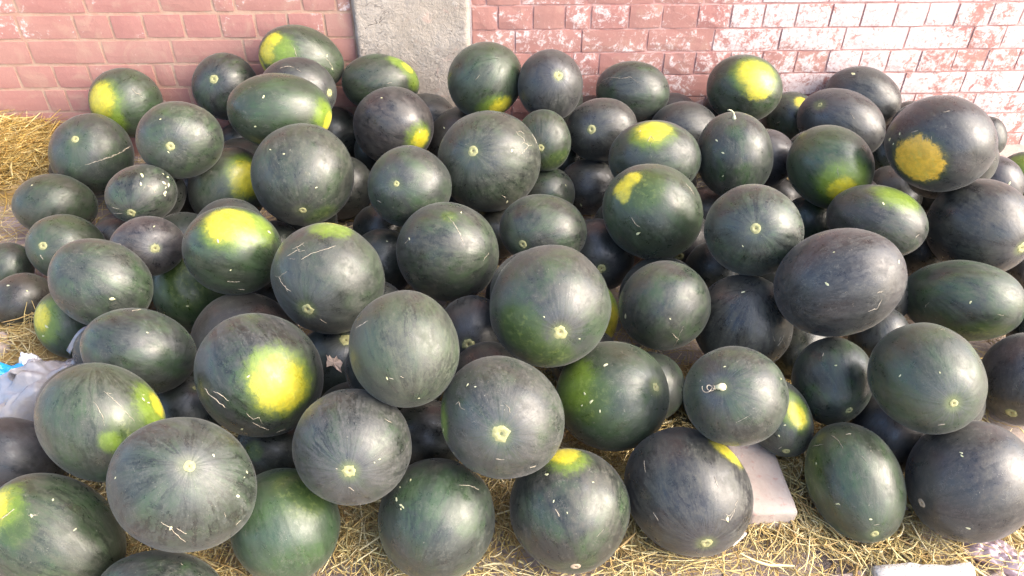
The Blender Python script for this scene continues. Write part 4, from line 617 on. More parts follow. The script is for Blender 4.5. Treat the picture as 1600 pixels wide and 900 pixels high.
def pillar():
    x0, x1 = -0.443, -0.038
    yf = -0.028
    nx, nz = 40, 150
    v = []; f = []
    # front face plus both side returns, hand-trowelled
    cols = [(x0 + 0.002, 0.05), (x0, 0.02), (x0 - 0.002, -0.01), (x0, yf + 0.012), (x0 + 0.006, yf + 0.003)]
    cols += [(x0 + 0.012 + (x1 - x0 - 0.024) * k / (nx - 1), yf) for k in range(nx)]
    cols += [(x1 - 0.006, yf + 0.003), (x1, yf + 0.012), (x1 + 0.002, -0.01), (x1, 0.02), (x1, 0.05)]
    nc = len(cols)
    for j in range(nz):
        z = -0.05 + 4.45 * (j / (nz - 1)) ** 2
        for i, (x, y) in enumerate(cols):
            p = Vector((x, y, z))
            d = noise.noise(p * 7) * 0.0035 + noise.noise(p * 24 + Vector((5, 0, 0))) * 0.0022 + noise.noise(p * 70) * 0.0009
            ex = noise.noise(Vector((0, i * 0.01, z * 9))) * 0.004
            taper = (0.012 * (0.6 - z)) if x > (x0 + x1) / 2 else 0.0
            v.append((x + ex * (1 if i < 5 or i > nc - 6 else 0) - taper * (i > nc - 8), y + d, z))
    for j in range(nz - 1):
        for i in range(nc - 1):
            a = j * nc + i; f.append((a, a + 1, a + 1 + nc, a + nc))
    f.append(tuple((nz - 1) * nc + i for i in range(nc)))
    o = bpy.data.objects.new("concrete_pillar", mesh_py("concrete_pillar", v, f, MAT_PLASTER))
    tag(o, "rough grey cement pillar between the two stretches of red brick wall", "pillar"); link(o)
    # dark seam where brickwork stops short of the pillar
    s = mesh_py("backing", [(-0.48, 0.03, -0.05), (-0.44, 0.03, -0.05), (-0.44, 0.03, 4.39), (-0.48, 0.03, 4.39)], [(0, 1, 2, 3)], MAT_MORTAR_L, False)
    link(bpy.data.objects.new("joint_backing", s), o)
pillar()

# ------------------------------------------------------------ watermelons
TINT = {
    'n': ((0.0193, 0.0239, 0.0212), 0.55, 0.70, (0.0684, 0.0740, 0.0604)),
    'g': ((0.0230, 0.0331, 0.0184), 0.50, 0.65, (0.0655, 0.0751, 0.0554)),
    'G': ((0.0239, 0.0478, 0.0230), 0.42, 1.00, (0.0684, 0.0842, 0.0557)),
    'p': ((0.0230, 0.0225, 0.0253), 0.55, 0.10, (0.0702, 0.0702, 0.0632)),
    'b': ((0.0313, 0.0258, 0.0221), 0.50, 0.15, (0.0679, 0.0640, 0.0509)),
    'd': ((0.0184, 0.0212, 0.0212), 0.42, 0.15, (0.0634, 0.0686, 0.0560)),
    'l': ((0.0272, 0.0312, 0.0272), 0.80, 0.55, (0.0643, 0.0696, 0.0567)),
}
PATCH = {'Y': ((0.52, 0.45, 0.03), 0.48, 1.0), 'L': ((0.135, 0.205, 0.02), 0.55, 0.85),
         'O': ((0.66, 0.40, 0.045), 0.10, 1.0), 'G': ((0.038, 0.066, 0.016), 0.60, 0.8)}

NU, NV = 72, 44
_th = np.linspace(0, np.pi, NV + 1)[1:-1]
_ph = np.linspace(0, 2 * np.pi, NU, endpoint=False)
_T, _P = np.meshgrid(_th, _ph, indexing='ij')
UNIT = np.concatenate([np.stack([np.sin(_T) * np.cos(_P), np.sin(_T) * np.sin(_P), np.cos(_T)], -1).reshape(-1, 3),
                       [[0, 0, 1.0]], [[0, 0, -1.0]]])
_i = np.arange((NV - 1) * NU).reshape(NV - 1, NU)
_q = np.stack([_i[:-1], _i[1:], np.roll(_i[1:], -1, 1), np.roll(_i[:-1], -1, 1)], -1).reshape(-1, 4)
_n = (NV - 1) * NU
TRI_TOP = [(_n, int(_i[0, k]), int(_i[0, (k + 1) % NU])) for k in range(NU)]
TRI_BOT = [(_n + 1, int(_i[-1, (k + 1) % NU]), int(_i[-1, k])) for k in range(NU)]
QUADS = [tuple(map(int, r)) for r in _q]
FACES = QUADS + TRI_TOP + TRI_BOT

def frame_from_axis(z):
    z = np.array(z) / np.linalg.norm(z)
    a = np.array([0, 1, 0]) if abs(z[1]) < 0.8 else np.array([1, 0, 0])
    x = np.cross(a, z); x /= np.linalg.norm(x)
    return np.array([x, np.cross(z, x), z])          # rows

def shape_factor(u, seed):
    """radius multiplier at unit directions u (stem frame)"""
    r_ = np.random.default_rng(seed)
    th = np.arccos(np.clip(u[:, 2], -1, 1)); ph = np.arctan2(u[:, 1], u[:, 0])
    f = 1 + 0.0022 * np.cos(10 * ph + r_.uniform(0, 6)) * np.sin(th) ** 2
    f -= 0.038 * np.exp(-(th / 0.19) ** 2) + 0.018 * np.exp(-((np.pi - th) / 0.2) ** 2)
    for _ in range(5):
        k = r_.normal(size=3) * 1.7; f += 0.0080 * np.sin(u @ k + r_.uniform(0, 6))
    f += 0.022 * r_.normal() * u[:, 2] * np.sin(th)          # pear-like taper
    for _ in range(3):                                        # flats it grew or lay against
        k = r_.normal(size=3); k /= np.linalg.norm(k)
        f -= r_.uniform(0.008, 0.024) * np.exp(-((1 - u @ k) / r_.uniform(0.06, 0.2)) ** 2)
    f += 0.012
    for _ in range(4):
        k = r_.normal(size=3) * 4.5; f += 0.0018 * np.sin(u @ k + r_.uniform(0, 6))
    return f

def melon_mesh(Q, S, seed, faces=FACES, unit=UNIT):
    w = unit @ Q                                     # stem frame -> fruit axes
    p = w * shape_factor(unit, seed)[:, None] * np.array(S)
    me = bpy.data.meshes.new("watermelon")
    me.from_pydata(p.tolist(), [], faces)
    me.polygons.foreach_set("use_smooth", [True] * len(me.polygons))
    at = me.attributes.new("rind", 'FLOAT_VECTOR', 'POINT')
    at.data.foreach_set("vector", unit.astype(np.float32).ravel())
    me.materials.append(MAT_RIND)
    me.update()
    return me

def skin_point(Q, S, seed, w, lift=0.0):
    w = np.array(w, float); w /= np.linalg.norm(w)
    u = Q @ w
    p = w * np.array(S) * shape_factor(u[None], seed)[0]
    n = w / np.array(S); n /= np.linalg.norm(n)
    return p + n * lift, n

def set_skin(o, tint, Q, patches, kind, r_):
    base, dust, green, dc = TINT[tint]
    j = r_.uniform(0.85, 1.18)
    o["base_color"] = [c * j for c in base]
    o["dust_color"] = [c * r_.uniform(0.9, 1.12) for c in dc]
    o["dust"] = float(dust * r_.uniform(0.8, 1.25)); o["green"] = float(green)
    o["burst"] = float({'s': 0.6, 'd': 0.3, 'curl': 0.5, 'stem': 0.3}.get(kind, 0.0))
    o["halo"] = float({'s': 0.45, 'd': 0.2, 'curl': 0.3}.get(kind, 0.0))
    o["worn"] = float(r_.uniform(0.2, 0.8))
    o["mottle"] = float(r_.uniform(0.1, 0.8)); o["stripes"] = float(r_.uniform(0.4, 1.35))
    for k in range(4):
        if k < len(patches):
            w, r, c = patches[k]; w = np.array(w) / np.linalg.norm(w)
            col, soft, amt = PATCH[c]
            o["patch_dir_%d" % k] = [float(q) for q in Q @ w]
            o["patch_size_%d" % k] = [float(r), float(max(0.02, soft * r)), float(amt)]
            o["patch_color_%d" % k] = list(col)
        else:
            o["patch_dir_%d" % k] = [0.0, 0.0, 1.0]
            o["patch_size_%d" % k] = [-5.0, 0.01, 0.0]
            o["patch_color_%d" % k] = [0.0, 0.0, 0.0]

def tangent_frame(n):
    a = np.array([0, 0, 1.0]) if abs(n[2]) < 0.8 else np.array([1.0, 0, 0])
    x = np.cross(a, n); x /= np.linalg.norm(x)
    return x, np.cross(n, x)

def scar_part(melon, Q, S, seed, axis, size, kind):
    """the button where the blossom or vine was: a raised ring round a small pit"""
    mr = (S[0] * S[1] * S[2]) ** (1 / 3)
    rad = size * mr * 0.85
    r_ = np.random.default_rng(seed + 5)
    c, n = skin_point(Q, S, seed, axis)
    x, y = tangent_frame(n)
    prof = [(0.0, -0.10), (0.22, -0.08), (0.38, 0.02), (0.62, 0.09), (0.85, 0.05), (1.0, -0.02), (1.18, -0.10)]
    na = 18; v = [tuple(c + n * (prof[0][1] * rad + 0.0012))]; f = []
    jag = [1 + 0.05 * r_.normal() * (1.6 if kind == 's' else 0.7) for _ in range(na)]
    for k, (pr, h) in enumerate(prof[1:]):
        for a in range(na):
            t = 2 * math.pi * a / na
            rr = rad * pr * (1 + (jag[a] - 1) * (pr ** 2))
            lat = x * math.cos(t) * rr + y * math.sin(t) * rr
            w = (c + lat) / np.array(S)
            ps, nn = skin_point(Q, S, seed, w)
            v.append(tuple(ps + nn * (h * rad + 0.0012 + r_.normal() * 0.00015)))
    for a in range(na): f.append((0, 1 + a, 1 + (a + 1) % na))
    for k in range(len(prof) - 2):
        for a in range(na):
            p0 = 1 + k * na; p1 = p0 + na; b = (a + 1) % na
            f.append((p0 + a, p1 + a, p1 + b, p0 + b))
    me = mesh_py("blossom_scar", v, f, MAT_SCAR_TAN if kind == 'n' else MAT_SCAR)
    me.materials.append(MAT_PIT)
    for k in range(na * 2): me.polygons[k].material_index = 1 if k < na else 0
    sc = link(bpy.data.objects.new("blossom_scar", me), melon)
    return c, n, x, y, sc

def tube(name, pts, rads, mat, sides=7):
    pts = [np.array(p, float) for p in pts]
    v = []; f = []
    prev = None
    for i, p in enumerate(pts):
        t = pts[min(i + 1, len(pts) - 1)] - pts[max(i - 1, 0)]; t /= np.linalg.norm(t) + 1e-12
        if prev is None: x, y = tangent_frame(t)
        else:
            x = prev - t * (prev @ t); x /= np.linalg.norm(x) + 1e-12; y = np.cross(t, x)
        prev = x
        for a in range(sides):
            q = 2 * math.pi * a / sides
            v.append(tuple(p + (x * math.cos(q) + y * math.sin(q)) * rads[i]))
    for i in range(len(pts) - 1):
        for a in range(sides):
            b = (a + 1) % sides
            f.append((i * sides + a, i * sides + b, (i + 1) * sides + b, (i + 1) * sides + a))
    f.append(tuple(range(sides - 1, -1, -1))); f.append(tuple((len(pts) - 1) * sides + a for a in range(sides)))
    return mesh_py(name, v, f, mat)

def scratch_part(melon, Q, S, seed, dirs, w):
    """a raised corky line following the rind"""
    r_ = np.random.default_rng(seed)
    pts = []
    for a, b in zip(dirs[:-1], dirs[1:]):
        a = np.array(a); b = np.array(b)
        n = max(3, int(np.linalg.norm(b - a) / 0.035))
        for k in range(n):
            q = a * (1 - k / n) + b * (k / n)
            pts.append(q + r_.normal(size=3) * 0.006 * (0 if k == 0 else 1))
    pts.append(np.array(dirs[-1]))
    v = []; f = []
    L = len(pts)
    P = [skin_point(Q, S, seed_melon[0], p) for p in pts]
    for i in range(L):
        p, n = P[i]
        t = P[min(i + 1, L - 1)][0] - P[max(i - 1, 0)][0]; t /= np.linalg.norm(t) + 1e-12
        s = np.cross(n, t)
        prof = min(1.0, 0.3 + 3.0 * min(i, L - 1 - i) / L) * r_.uniform(0.25, 1.5)
        hw = w * 0.33 * prof
        for c, h in ((-1, -0.0006), (-0.5, 0.0007), (0.5, 0.0007), (1, -0.0006)):
            v.append(tuple(p + s * c * hw + n * h))
    for i in range(L - 1):
        for c in range(3):
            a = i * 4 + c; f.append((a, a + 1, a + 5, a + 4))
    link(bpy.data.objects.new("scratch", mesh_py("scratch", v, f, MAT_MARK)), melon)

def fleck_part(melon, Q, S, seed, w, size):
    r_ = np.random.default_rng(seed)
    c, n = skin_point(Q, S, seed_melon[0], w)
    x, y = tangent_frame(n)
    a0 = r_.uniform(0, 6.28); na = 9
    v = [tuple(c + n * 0.0012)]; f = []
    for a in range(na):
        t = 2 * math.pi * a / na
        rr = size * r_.uniform(0.65, 1.15)
        lx, ly = math.cos(t) * rr * 1.05, math.sin(t) * rr * 0.5
        p = c + x * (lx * math.cos(a0) - ly * math.sin(a0)) + y * (lx * math.sin(a0) + ly * math.cos(a0))
        ps, nn = skin_point(Q, S, seed_melon[0], p / np.array(S))
        v.append(tuple(ps + nn * 0.0004))
    for a in range(na): f.append((0, 1 + a, 1 + (a + 1) % na))
    link(bpy.data.objects.new("skin_chip", mesh_py("skin_chip", v, f, MAT_FLECK)), melon)

HEAP = "watermelons heaped against the brick wall"
seed_melon = [0]
ALL = []
by_no = {}
for (no, loc, axes, S, tint, stem, scar, patches, marks, flecks, label) in MELONS:
    r_ = np.random.default_rng(no * 13 + 1)
    seed_melon[0] = no
    Q = frame_from_axis(stem)
    o = bpy.data.objects.new("watermelon", melon_mesh(Q, S, no))
    A = np.array(axes)
    A[2] = np.cross(A[0], A[1])
    mw = Matrix([[A[0][k], A[1][k], A[2][k], loc[k]] for k in range(3)] + [[0, 0, 0, 1]])
    o.matrix_world = mw
    tag(o, label, "watermelon", HEAP); link(o)
    kind = scar[1] if scar else None
    set_skin(o, tint, Q, patches, kind, r_)
    if scar:
        if kind in ('s', 'd', 'n', 'curl'):
            c, n, x, y, sp = scar_part(o, Q, S, no, stem, scar[0], kind)
        if kind == 'stem':
            c, n = skin_point(Q, S, no, stem)
            up = np.array(mw.to_3x3().inverted() @ Vector((-0.25, -0.1, 1.0))); up /= np.linalg.norm(up)
            sd = np.array(mw.to_3x3().inverted() @ Vector((-1.0, 0.0, 0.0)))
            pts = [c - n * 0.006, c + n * 0.004, c + up * 0.012, c + up * 0.020 + sd * 0.001, c + up * 0.027 + sd * 0.006, c + up * 0.030 + sd * 0.013, c + up * 0.029 + sd * 0.019]
            link(bpy.data.objects.new("stem", tube("stem", pts, [0.009, 0.005, 0.0026, 0.0022, 0.0020, 0.0016, 0.0009], MAT_STEM)), o)
        if kind == 'curl':
            left = np.array(mw.to_3x3().inverted() @ Vector((-1.0, 0.0, -0.05)))
            left -= n * (left @ n); left /= np.linalg.norm(left); s2 = np.cross(n, left)
            nub = [c - n * 0.002, c + n * 0.006 + left * 0.003, c + n * 0.008 + left * 0.012]
            link(bpy.data.objects.new("stem", tube("stem", nub, [0.0085, 0.0065, 0.003], MAT_STEM, 9)), o)
            pts = []
            for k in range(46):
                q = k / 45; ang = q * 15
                rad = 0.0035 + 0.0055 * q
                pts.append(c + n * 0.0085 + left * (0.012 + 0.019 * q + rad * math.sin(ang) * 0.9) + s2 * rad * math.cos(ang) * 0.9 + n * 0.002 * math.sin(ang * 1.7))
            link(bpy.data.objects.new("tendril", tube("tendril", pts, [0.0011] * 46, MAT_MARK, 6)), o)
    for k, (dirs, w) in enumerate(marks): scratch_part(o, Q, S, no * 31 + k, dirs, w)
    for k, (w, s) in enumerate(flecks): fleck_part(o, Q, S, no * 17 + k, w, s)
    ALL.append((np.array(loc), A, np.array(S)))
    by_no[no] = (o, Q, S)

proto = None
Qp = frame_from_axis((1, 0.2, 0.1))
for k, (x, y, z, r, lab) in enumerate(BURIED):
    if proto is None:
        proto = melon_mesh(Qp, (1.03, 0.99, 0.97), 501)
    o = bpy.data.objects.new("watermelon", proto)
    o.location = (x, y, z); o.scale = (r, r, r)
    o.rotation_euler = (random.uniform(-.5, .5), random.uniform(-.5, .5), random.uniform(0, 6.28))
    tag(o, lab or "dark watermelon buried inside the heap, hidden under those on top", "watermelon", "watermelons buried inside the heap")
    link(o)
    set_skin(o, 'd', Qp, [], None, np.random.default_rng(900 + k))
    ALL.append((np.array((x, y, z)), np.eye(3), np.array((r, r, r))))

# torn dry leaf on the black fruit in the hole
def dry_leaf():
    o75, Q, S = by_no[75]
    mw = o75.matrix_world
    camdir = np.array((mw.inverted() @ Vector((0.0, -2.75, 1.45))).normalized())
    right = np.array(mw.to_3x3().inverted() @ Vector((1, 0, 0)))
    upv = np.cross(camdir, right); upv = -upv if (mw.to_3x3() @ Vector(upv)).z < 0 else upv
    outl = [(-15, 19), (-9, 13), (-7, 17), (-2, 11), (3, 10), (7, 16), (9, 9), (14, 7), (19, 0), (15, -10), (17, -21), (7, -13), (-1, -5), (-8, -6), (-13, -8), (-13, 2), (-11, 8)]
    cx = (-0.16, -0.02); s = 1.0 / 68.0 * 0.72
    def at(px, py, lift):
        w = camdir * 1.0 + right * (cx[0] + px * s) + upv * (cx[1] + py * s)
        w = w / np.linalg.norm(w)
        p, n = skin_point(Q, S, 75, w)
        return p + n * lift
    c0 = at(1, 1, 0.006)
    v = [tuple(c0)] + [tuple(at(x, y, 0.003 + 0.005 * abs(math.sin(k * 1.3)))) for k, (x, y) in enumerate(outl)]
    v += [tuple(np.array(q) - camdir * 0.0008) for q in v]
    n = len(outl); f = []
    for k in range(n):
        a, b = 1 + k, 1 + (k + 1) % n
        f.append((0, b, a)); f.append((n + 1, n + 1 + a, n + 1 + b)); f.append((a, b, n + 1 + b, n + 1 + a))
    me = mesh_py("dry_leaf", v, f, MAT_LEAF, False)
    o = bpy.data.objects.new("dry_leaf", me); o.matrix_world = mw
    tag(o, "torn brown dry leaf stuck on the black watermelon deep in the hole", "leaf"); link(o)
dry_leaf()

# ------------------------------------------------------------ straw
def inside_any(p, grow=1.0):
    m = np.zeros(len(p), bool)
    for c, A, S in ALL:
        d = (p - c) @ A.T / (S * grow)
        m |= (d * d).sum(1) < 1
    return m

def heap_height(x, y):
    a = 0.185 * np.sqrt(np.clip(1 - ((x + 1.98) / 0.52) ** 2 - ((y + 0.02) / 0.42) ** 2, 0, 1))
    b = 0.055 * np.clip(1 - ((x + 1.27) / 0.19) ** 2 - ((y + 1.06) / 0.16) ** 2, 0, 1)
    fr = np.clip((y + 2.02) / 0.12, 0, 1) * np.clip((x + 1.1) / 0.2, 0, 1) * np.clip((1.25 - x) / 0.15, 0, 1)
    front = 0.036 * fr * np.clip((-1.2 - y) / 0.2, 0, 1)
    front += 0.020 * np.exp(-((x - 0.72) / 0.14) ** 2 - ((y + 1.68) / 0.16) ** 2)
    inner = 0.012 * np.clip((1.9 - np.abs(x)) / 0.3, 0, 1)
    return a, b, front, inner

def bed_h(x, y):
    a, b, f, i = heap_height(x, y)
    return a * 0.93 + b * 0.75

def straw_bed():
    def zf(X, Y):
        H = bed_h(X, Y)
        N = np.sin(X * 61 + Y * 23) * np.sin(Y * 71 - X * 17) * 0.006 + np.sin(X * 131) * np.sin(Y * 117) * 0.003
        return np.where(H > 0.004, H + N * np.clip(H / 0.05, 0, 1), -0.03)
    return grid_mesh("straw_bed", -2.5, -1.05, -1.3, -0.01, 110, 100, zf)

def straws(name, pts, base_tones, lmin, lmax, tilt, width, lift_rand):
    n = len(pts)
    L = rng.uniform(lmin, lmax, n); az = rng.uniform(0, 2 * np.pi, n)
    el = rng.normal(0, tilt, n)
    d = np.stack([np.cos(az) * np.cos(el), np.sin(az) * np.cos(el), np.sin(el)], -1)
    side = np.stack([-np.sin(az), np.cos(az), np.zeros(n)], -1)
    K = 5
    ts = np.linspace(-0.5, 0.5, K)
    bend = rng.normal(0, 0.13, n); kink = rng.uniform(-0.5, 0.5, n); kb = np.where(rng.random(n) < 0.35, rng.normal(0, 0.35, n), 0)
    P = np.zeros((n, K, 3))
    for k, t in enumerate(ts):
        off = bend * (t * t * 4 - 0.3) + kb * np.maximum(0, t - kink)
        zb = rng.normal(0, 0.02, n)
        P[:, k] = pts + d * (L * t)[:, None] + side * (off * L)[:, None]
        P[:, k, 2] += zb * L * 0.4 - 0.25 * (t * t) * L * rng.uniform(0, 0.5, n)
    P[:, :, 2] = np.maximum(P[:, :, 2], 0.003)
    keep = np.ones(n, bool)
    for k in range(K): keep &= ~inside_any(P[:, k], 0.985)
    keep &= P[:, :, 1].max(1) < -0.006
    P = P[keep]; L = L[keep]; n = len(P)
    W = rng.uniform(0.6, 1.3, n) * width
    W = np.where(rng.random(n) < 0.08, W * 2.0, W)
    T = np.gradient(P, axis=1); T /= np.linalg.norm(T, axis=2, keepdims=True) + 1e-9
    X = np.cross(T, rng.normal(size=(n, 1, 3)) * np.array([0.35, 0.35, 1.0])); X /= np.linalg.norm(X, axis=2, keepdims=True) + 1e-9
    Y = np.cross(T, X)
    taper = np.array([0.7, 1.0, 1.0, 0.9, 0.5])
    ring = []
    for a, fl in ((0, 1.0), (2.1, 0.45), (4.2, 0.45)):
        ring.append(P + X * (math.cos(a) * W[:, None, None] * taper[None, :, None] * 0.5) + Y * (math.sin(a) * W[:, None, None] * taper[None, :, None] * 0.5 * fl))
    V = np.stack(ring, 2).reshape(-1, 3)             # n,K,3
    base = (np.arange(n) * K * 3)[:, None, None]
    k = np.arange(K - 1)[None, :, None] * 3; a = np.arange(3)[None, None, :]; b = (a + 1) % 3
    q = np.stack([base + k + a, base + k + b, base + k + 3 + b, base + k + 3 + a], -1).reshape(-1, 4)
    tone = np.array(base_tones)[rng.integers(0, len(base_tones), n)] * rng.uniform(0.75, 1.2, (n, 1))
    tone = np.clip(tone * np.array([0.92, 0.87, 0.74]), 0, 0.85)
    C = np.repeat(np.concatenate([tone, np.ones((n, 1))], 1), K * 3, 0)
    return V, q, C

def straw_object(name, label, batches, bed=None):
    Vs, Qs, Cs = [], [], []; off = 0
    for V, q, C in batches:
        Vs.append(V); Qs.append(q + off); Cs.append(C); off += len(V)
    if bed is not None:
        n = len(bed.vertices); co = np.empty(n * 3, np.float32); bed.vertices.foreach_get("co", co)
        vi = np.empty(len(bed.loops), np.int32); bed.loops.foreach_get("vertex_index", vi)
        Vs.append(co.reshape(-1, 3)); Qs.append(vi.reshape(-1, 4) + off); Cs.append(np.tile([0.30, 0.20, 0.07, 1.0], (n, 1))); off += n
    V = np.concatenate(Vs); Qd = np.concatenate(Qs); C = np.concatenate(Cs)
    me = mesh_np(name, V, Qd, True)
    at = me.attributes.new("tone", 'FLOAT_COLOR', 'POINT')
    at.data.foreach_set("color", C.astype(np.float32).ravel())
    me.materials.append(MAT_STRAW)
    o = bpy.data.objects.new(name, me)
    tag(o, label, "straw", None, "stuff"); link(o)
    return o

TONES = [(0.66, 0.53, 0.26), (0.74, 0.63, 0.37), (0.60, 0.46, 0.20), (0.80, 0.71, 0.47), (0.64, 0.56, 0.30), (0.48, 0.34, 0.16)]
GOLD = [(0.60, 0.44, 0.15), (0.68, 0.54, 0.24), (0.50, 0.34, 0.10), (0.72, 0.60, 0.32), (0.40, 0.26, 0.08)]
def sample(n, x0, x1, y0, y1, comp, minh=0.004, extra=0.01):
    x = rng.uniform(x0, x1, n); y = rng.uniform(y0, y1, n)
    h = heap_height(x, y)[comp]
    hm = {0: 0.12, 1: 0.03, 2: 0.025, 3: 0.01}[comp]
    patchy = 1.0 if comp != 2 else np.clip(1.05 + 0.8 * np.sin(x * 13.0 + 2.2 * np.sin(y * 17)) * np.sin(y * 19 + 1.3) - 1.2 * np.clip((-1.78 - y) / 0.15, 0, 1), 0.12, 1)
    keep = rng.random(n) < np.clip(h / hm, 0, 1) * patchy
    x, y, h = x[keep], y[keep], h[keep]
    if comp in (0, 1):
        z = h * rng.uniform(0.88, 1.0, len(x)) + rng.uniform(0, extra * 2.2, len(x))
    else:
        z = 0.004 + h * rng.random(len(x)) ** 0.8
    return np.stack([x, y, z], -1)

straw_object("straw_heap", "golden straw heap piled in the corner at the foot of the wall",
             [straws("s", sample(11000, -2.5, -1.42, -0.48, -0.012, 0), GOLD, 0.06, 0.24, 0.26, 0.0038, 0.01)], straw_bed())
straw_object("straw_tuft", "small loose tuft of straw beside the plastic bag",
             [straws("s", sample(1500, -1.5, -1.05, -1.3, -0.85, 1), TONES, 0.06, 0.17, 0.5, 0.0038, 0.01)])
straw_object("straw_litter", "pale straw litter spread under and in front of the heap of watermelons",
             [straws("s", sample(27000, -1.15, 1.3, -2.06, -1.25, 2), TONES, 0.05, 0.17, 0.13, 0.0031, 0.01),
              straws("s", sample(14000, -1.15, 1.3, -2.06, -1.25, 2), TONES, 0.010, 0.032, 0.25, 0.0040, 0.01),
              straws("s", sample(9000, -1.8, 1.9, -1.5, -0.05, 3), TONES, 0.05, 0.16, 0.12, 0.0026, 0.01),
              straws("s", sample(900, -1.8, 1.6, -2.2, -1.0, 3), TONES, 0.04, 0.12, 0.10, 0.0024, 0.01)])

# ------------------------------------------------------------ loose things on the ground
def block(name, label, cat, size, loc, rz, mat, seed, amp=0.004, bev=0.008, tilt=(0, 0)):
    o = bpy.data.objects.new(name, chunky_box(name, seed, size, mat, amp, bev))
    o.location = loc; o.rotation_euler = (tilt[0], tilt[1], rz)
    return link(tag(o, label, cat))

block("loose_brick", "dusty grey pink brick lying lengthwise on the straw beside the bluish grey watermelon", "brick", (0.104, 0.235, 0.074), (0.598, -1.664, 0.042), R(0), MAT_LOOSE, 1, 0.0022, 0.005)
block("brick_fragment", "flat pinkish brick piece at the bottom edge beside the white slab", "brick", (0.085, 0.07, 0.03), (0.722, -1.925, 0.012), R(6), MAT_PAVER, 3)
block("white_slab", "broken white washed slab at the front edge of the straw", "slab", (0.205, 0.13, 0.055), (0.872, -1.955, 0.026), R(-2), MAT_WHITE, 4, 0.007, 0.012)
block("brick_fragment", "small pale brick piece in front of the huge corner watermelon", "brick", (0.07, 0.05, 0.03), (1.02, -1.93, 0.012), R(20), MAT_PAVER, 5)
block("white_splinter", "white flat splinter lying on the straw before the bluish grey watermelon", "splinter", (0.048, 0.011, 0.004), (0.520, -1.815, 0.040), R(38), MAT_WHITE, 6, 0.0006, 0.0015)
block("pink_chip", "small pink chip in the straw beside the flecked egg shaped watermelon", "chip", (0.022, 0.012, 0.006), (0.905, -1.745, 0.030), R(10), MAT_PAVER, 7, 0.001, 0.002)
block("round_stone", "pale pink stone at the far left edge between brown watermelons", "stone", (0.10, 0.10, 0.09), (-1.470, -0.975, 0.05), R(20), MAT_PAVER, 8, 0.01, 0.04)
block("tan_stone", "tan lump at the left edge behind the blue plastic sheet", "stone", (0.12, 0.08, 0.07), (-1.345, -1.150, 0.035), R(10), MAT_LOOSE, 9, 0.01, 0.03)

# plastic things
def plastic(name, color, alpha, rough=0.25):
    m = NT(name)
    tc = m.new("ShaderNodeTexCoord").outputs["Object"]
    n = m.noise(tc, 30, 4, 0.6, 1.5)
    m.base(m.mix(m.ramp(n, 0.3, 0.7), color, tuple(min(1, c * 1.15) for c in color)))
    m.rough(rough); m.b.inputs["Alpha"].default_value = alpha
    m.b.inputs["Specular IOR Level"].default_value = 0.8
    m.bump(n, 0.5, 0.006)
    return m.m
MAT_BAG = plastic("clear_plastic", (0.34, 0.33, 0.35), 0.66, 0.16)
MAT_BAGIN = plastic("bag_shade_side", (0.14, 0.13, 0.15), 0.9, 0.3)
MAT_BLUE = plastic("blue_plastic", (0.02, 0.30, 0.72), 1.0, 0.35)
MAT_WPLAS = plastic("white_plastic", (0.82, 0.80, 0.84), 1.0, 0.4)
MAT_PINK = plastic("pink_plastic", (0.50, 0.38, 0.42), 0.85, 0.3)

def crumple(name, mat, loc, size, rz, seed, amp=0.012, fold=7.0, parent=None, nx=46, ny=34):
    """a puffed, creased film: dome-like sheet closed underneath"""
    v = []; f = []
    sx, sy, sz = size
    for side in (1, -1):
        for j in range(ny):
            for i in range(nx):
                u = i / (nx - 1) * 2 - 1; w = j / (ny - 1) * 2 - 1
                e = max(0.0, 1 - abs(u) ** 2.6) ** 0.5 * max(0.0, 1 - abs(w) ** 2.6) ** 0.5
                wob = 1 + 0.12 * noise.noise(Vector((u * 2, w * 2, seed)))
                p = Vector((u * sx * wob, w * sy * wob, 0))
                if side > 0:
                    vd = noise.voronoi(Vector((u * fold * 0.55, w * fold * 0.4, seed * 3.1)))[0]
                    rg = 1.2 - min(1.0, (vd[1] - vd[0]) * 1.6)
                    rg2 = abs(noise.noise(Vector((u * fold * 2.7 + 9, w * fold * 2.2, seed))))
                    p.z = sz * e * (0.85 + 0.3 * noise.noise(Vector((u * 1.6, w * 1.6, seed + 4)))) + e * amp * (1.6 - 1.4 * rg) + e * amp * 0.4 * rg2
                    p.z += 0.004
                else:
                    p.z = 0.001
                v.append(p)
    n = nx * ny
    for s in (0, 1):
        for j in range(ny - 1):
            for i in range(nx - 1):
                a = s * n + j * nx + i
                q = (a, a + 1, a + 1 + nx, a + nx)
                f.append(q if s == 0 else q[::-1])
    edge = [i for i in range(nx)] + [j * nx + nx - 1 for j in range(1, ny)] + [(ny - 1) * nx + i for i in range(nx - 2, -1, -1)] + [j * nx for j in range(ny - 2, 0, -1)]
    for a, b in zip(edge, edge[1:] + edge[:1]): f.append((b, a, n + a, n + b))
    o = bpy.data.objects.new(name, mesh_py(name, v, f, mat))
    o.location = loc; o.rotation_euler = (0, 0, rz)
    return link(o, parent)

def ribbon(name, pts, widths, mat, parent, up=(0, 0, 1)):
    v = []; f = []
    pts = [Vector(p) for p in pts]
    for i, p in enumerate(pts):
        t = (pts[min(i + 1, len(pts) - 1)] - pts[max(i - 1, 0)]).normalized()
        s = t.cross(Vector(up)).normalized(); n = s.cross(t)
        for c, h in ((-1, 0), (-0.4, 0.003), (0.4, -0.002), (1, 0.001)):
            v.append(p + s * widths[i] * c * 0.5 + n * h)
    for i in range(len(pts) - 1):
        for c in range(3):
            a = i * 4 + c; f.append((a, a + 1, a + 5, a + 4))
    me = mesh_py(name, v, f, mat)
    o = link(bpy.data.objects.new(name, me), parent)
    m = o.modifiers.new("thickness", 'SOLIDIFY'); m.thickness = 0.0006
    return o

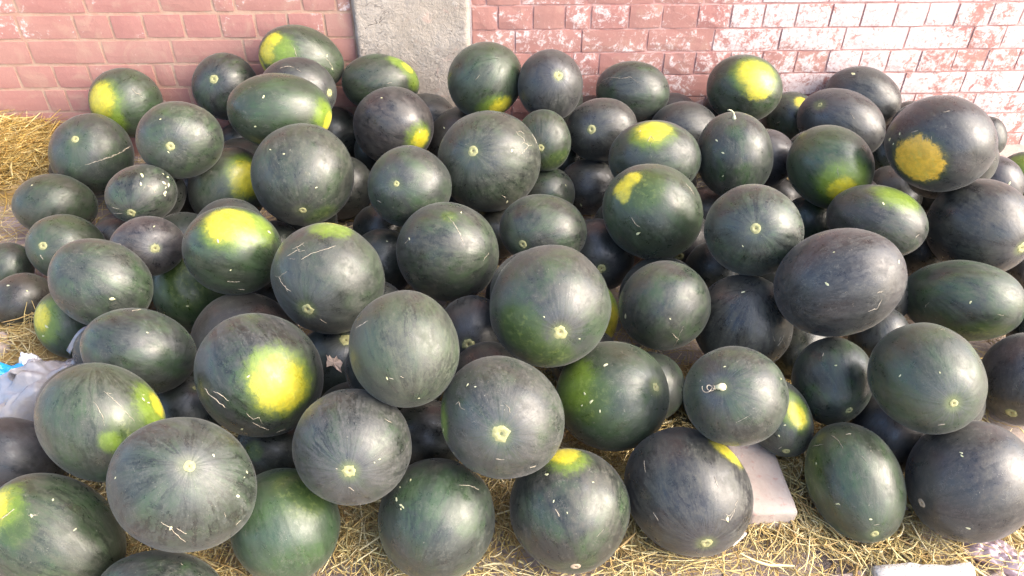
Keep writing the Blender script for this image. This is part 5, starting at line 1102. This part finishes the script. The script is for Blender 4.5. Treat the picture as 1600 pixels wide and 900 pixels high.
bag = tag(bpy.data.objects.new("plastic_bag", None), "crumpled clear plastic carrier bag by the white scratched green watermelon", "bag")
bag.location = (-1.10, -1.32, 0.0); link(bag)
crumple("bag_body", MAT_BAG, (0, 0, 0), (0.145, 0.085, 0.112), R(28), 3.0, 0.018, 4.5, bag, 60, 44)
arc = [(0.045 + 0.075 * t, 0.05 + 0.055 * t, 0.115 + 0.05 * math.sin(t * 2.4)) for t in np.linspace(0, 1.25, 12)]
ribbon("handle", arc, [0.03, 0.026, 0.022, 0.02, 0.018, 0.017, 0.017, 0.017, 0.018, 0.02, 0.022, 0.024], MAT_BAG, bag)
mc = Vector((-1.150, -1.335, 0.095)) - bag.location
ring = [(mc.x + 0.012 * math.cos(t), mc.y + 0.006 * math.cos(t) - 0.016 * math.sin(t), mc.z + 0.034 * math.sin(t)) for t in np.linspace(0, 2 * math.pi, 24)]
ribbon("mouth_rim", ring, [0.016] * 24, MAT_BAG, bag, (0.9, -0.5, 0.2))
link(bpy.data.objects.new("mouth_shade", mesh_py("mouth_shade", ring[:-1] + [(mc.x - 0.004, mc.y + 0.012, mc.z)], [(k, (k + 1) % 23, 23) for k in range(23)], MAT_BAGIN)), bag)  # dark disc: shade inside the bag mouth put into its colour
b = crumple("blue_sheet", MAT_BLUE, (-1.228, -1.290, 0.0), (0.055, 0.042, 0.088), R(20), 8.0, 0.014, 4.0)
tag(b, "piece of bright blue plastic tucked behind the clear bag", "plastic sheet")
b = crumple("white_wrapper", MAT_WPLAS, (-1.190, -1.235, 0.0), (0.030, 0.022, 0.075), R(35), 12.0, 0.012, 4.0)
tag(b, "small white crumpled plastic between the blue sheet and the clear bag", "wrapper")
b = crumple("pink_wrapper", MAT_PINK, (1.085, -1.865, 0.0), (0.085, 0.035, 0.020), R(-38), 15.0, 0.010, 6.0)
tag(b, "thin pinkish plastic wrapper at the bottom right, under the huge grey watermelon", "wrapper")
b = crumple("paper_scrap", MAT_WPLAS, (-1.125, -0.655, 0.0), (0.022, 0.02, 0.055), R(10), 18.0, 0.004, 4.0, None, 16, 12)
tag(b, "white scrap glimpsed in the strawy gap of the left upper heap", "scrap")
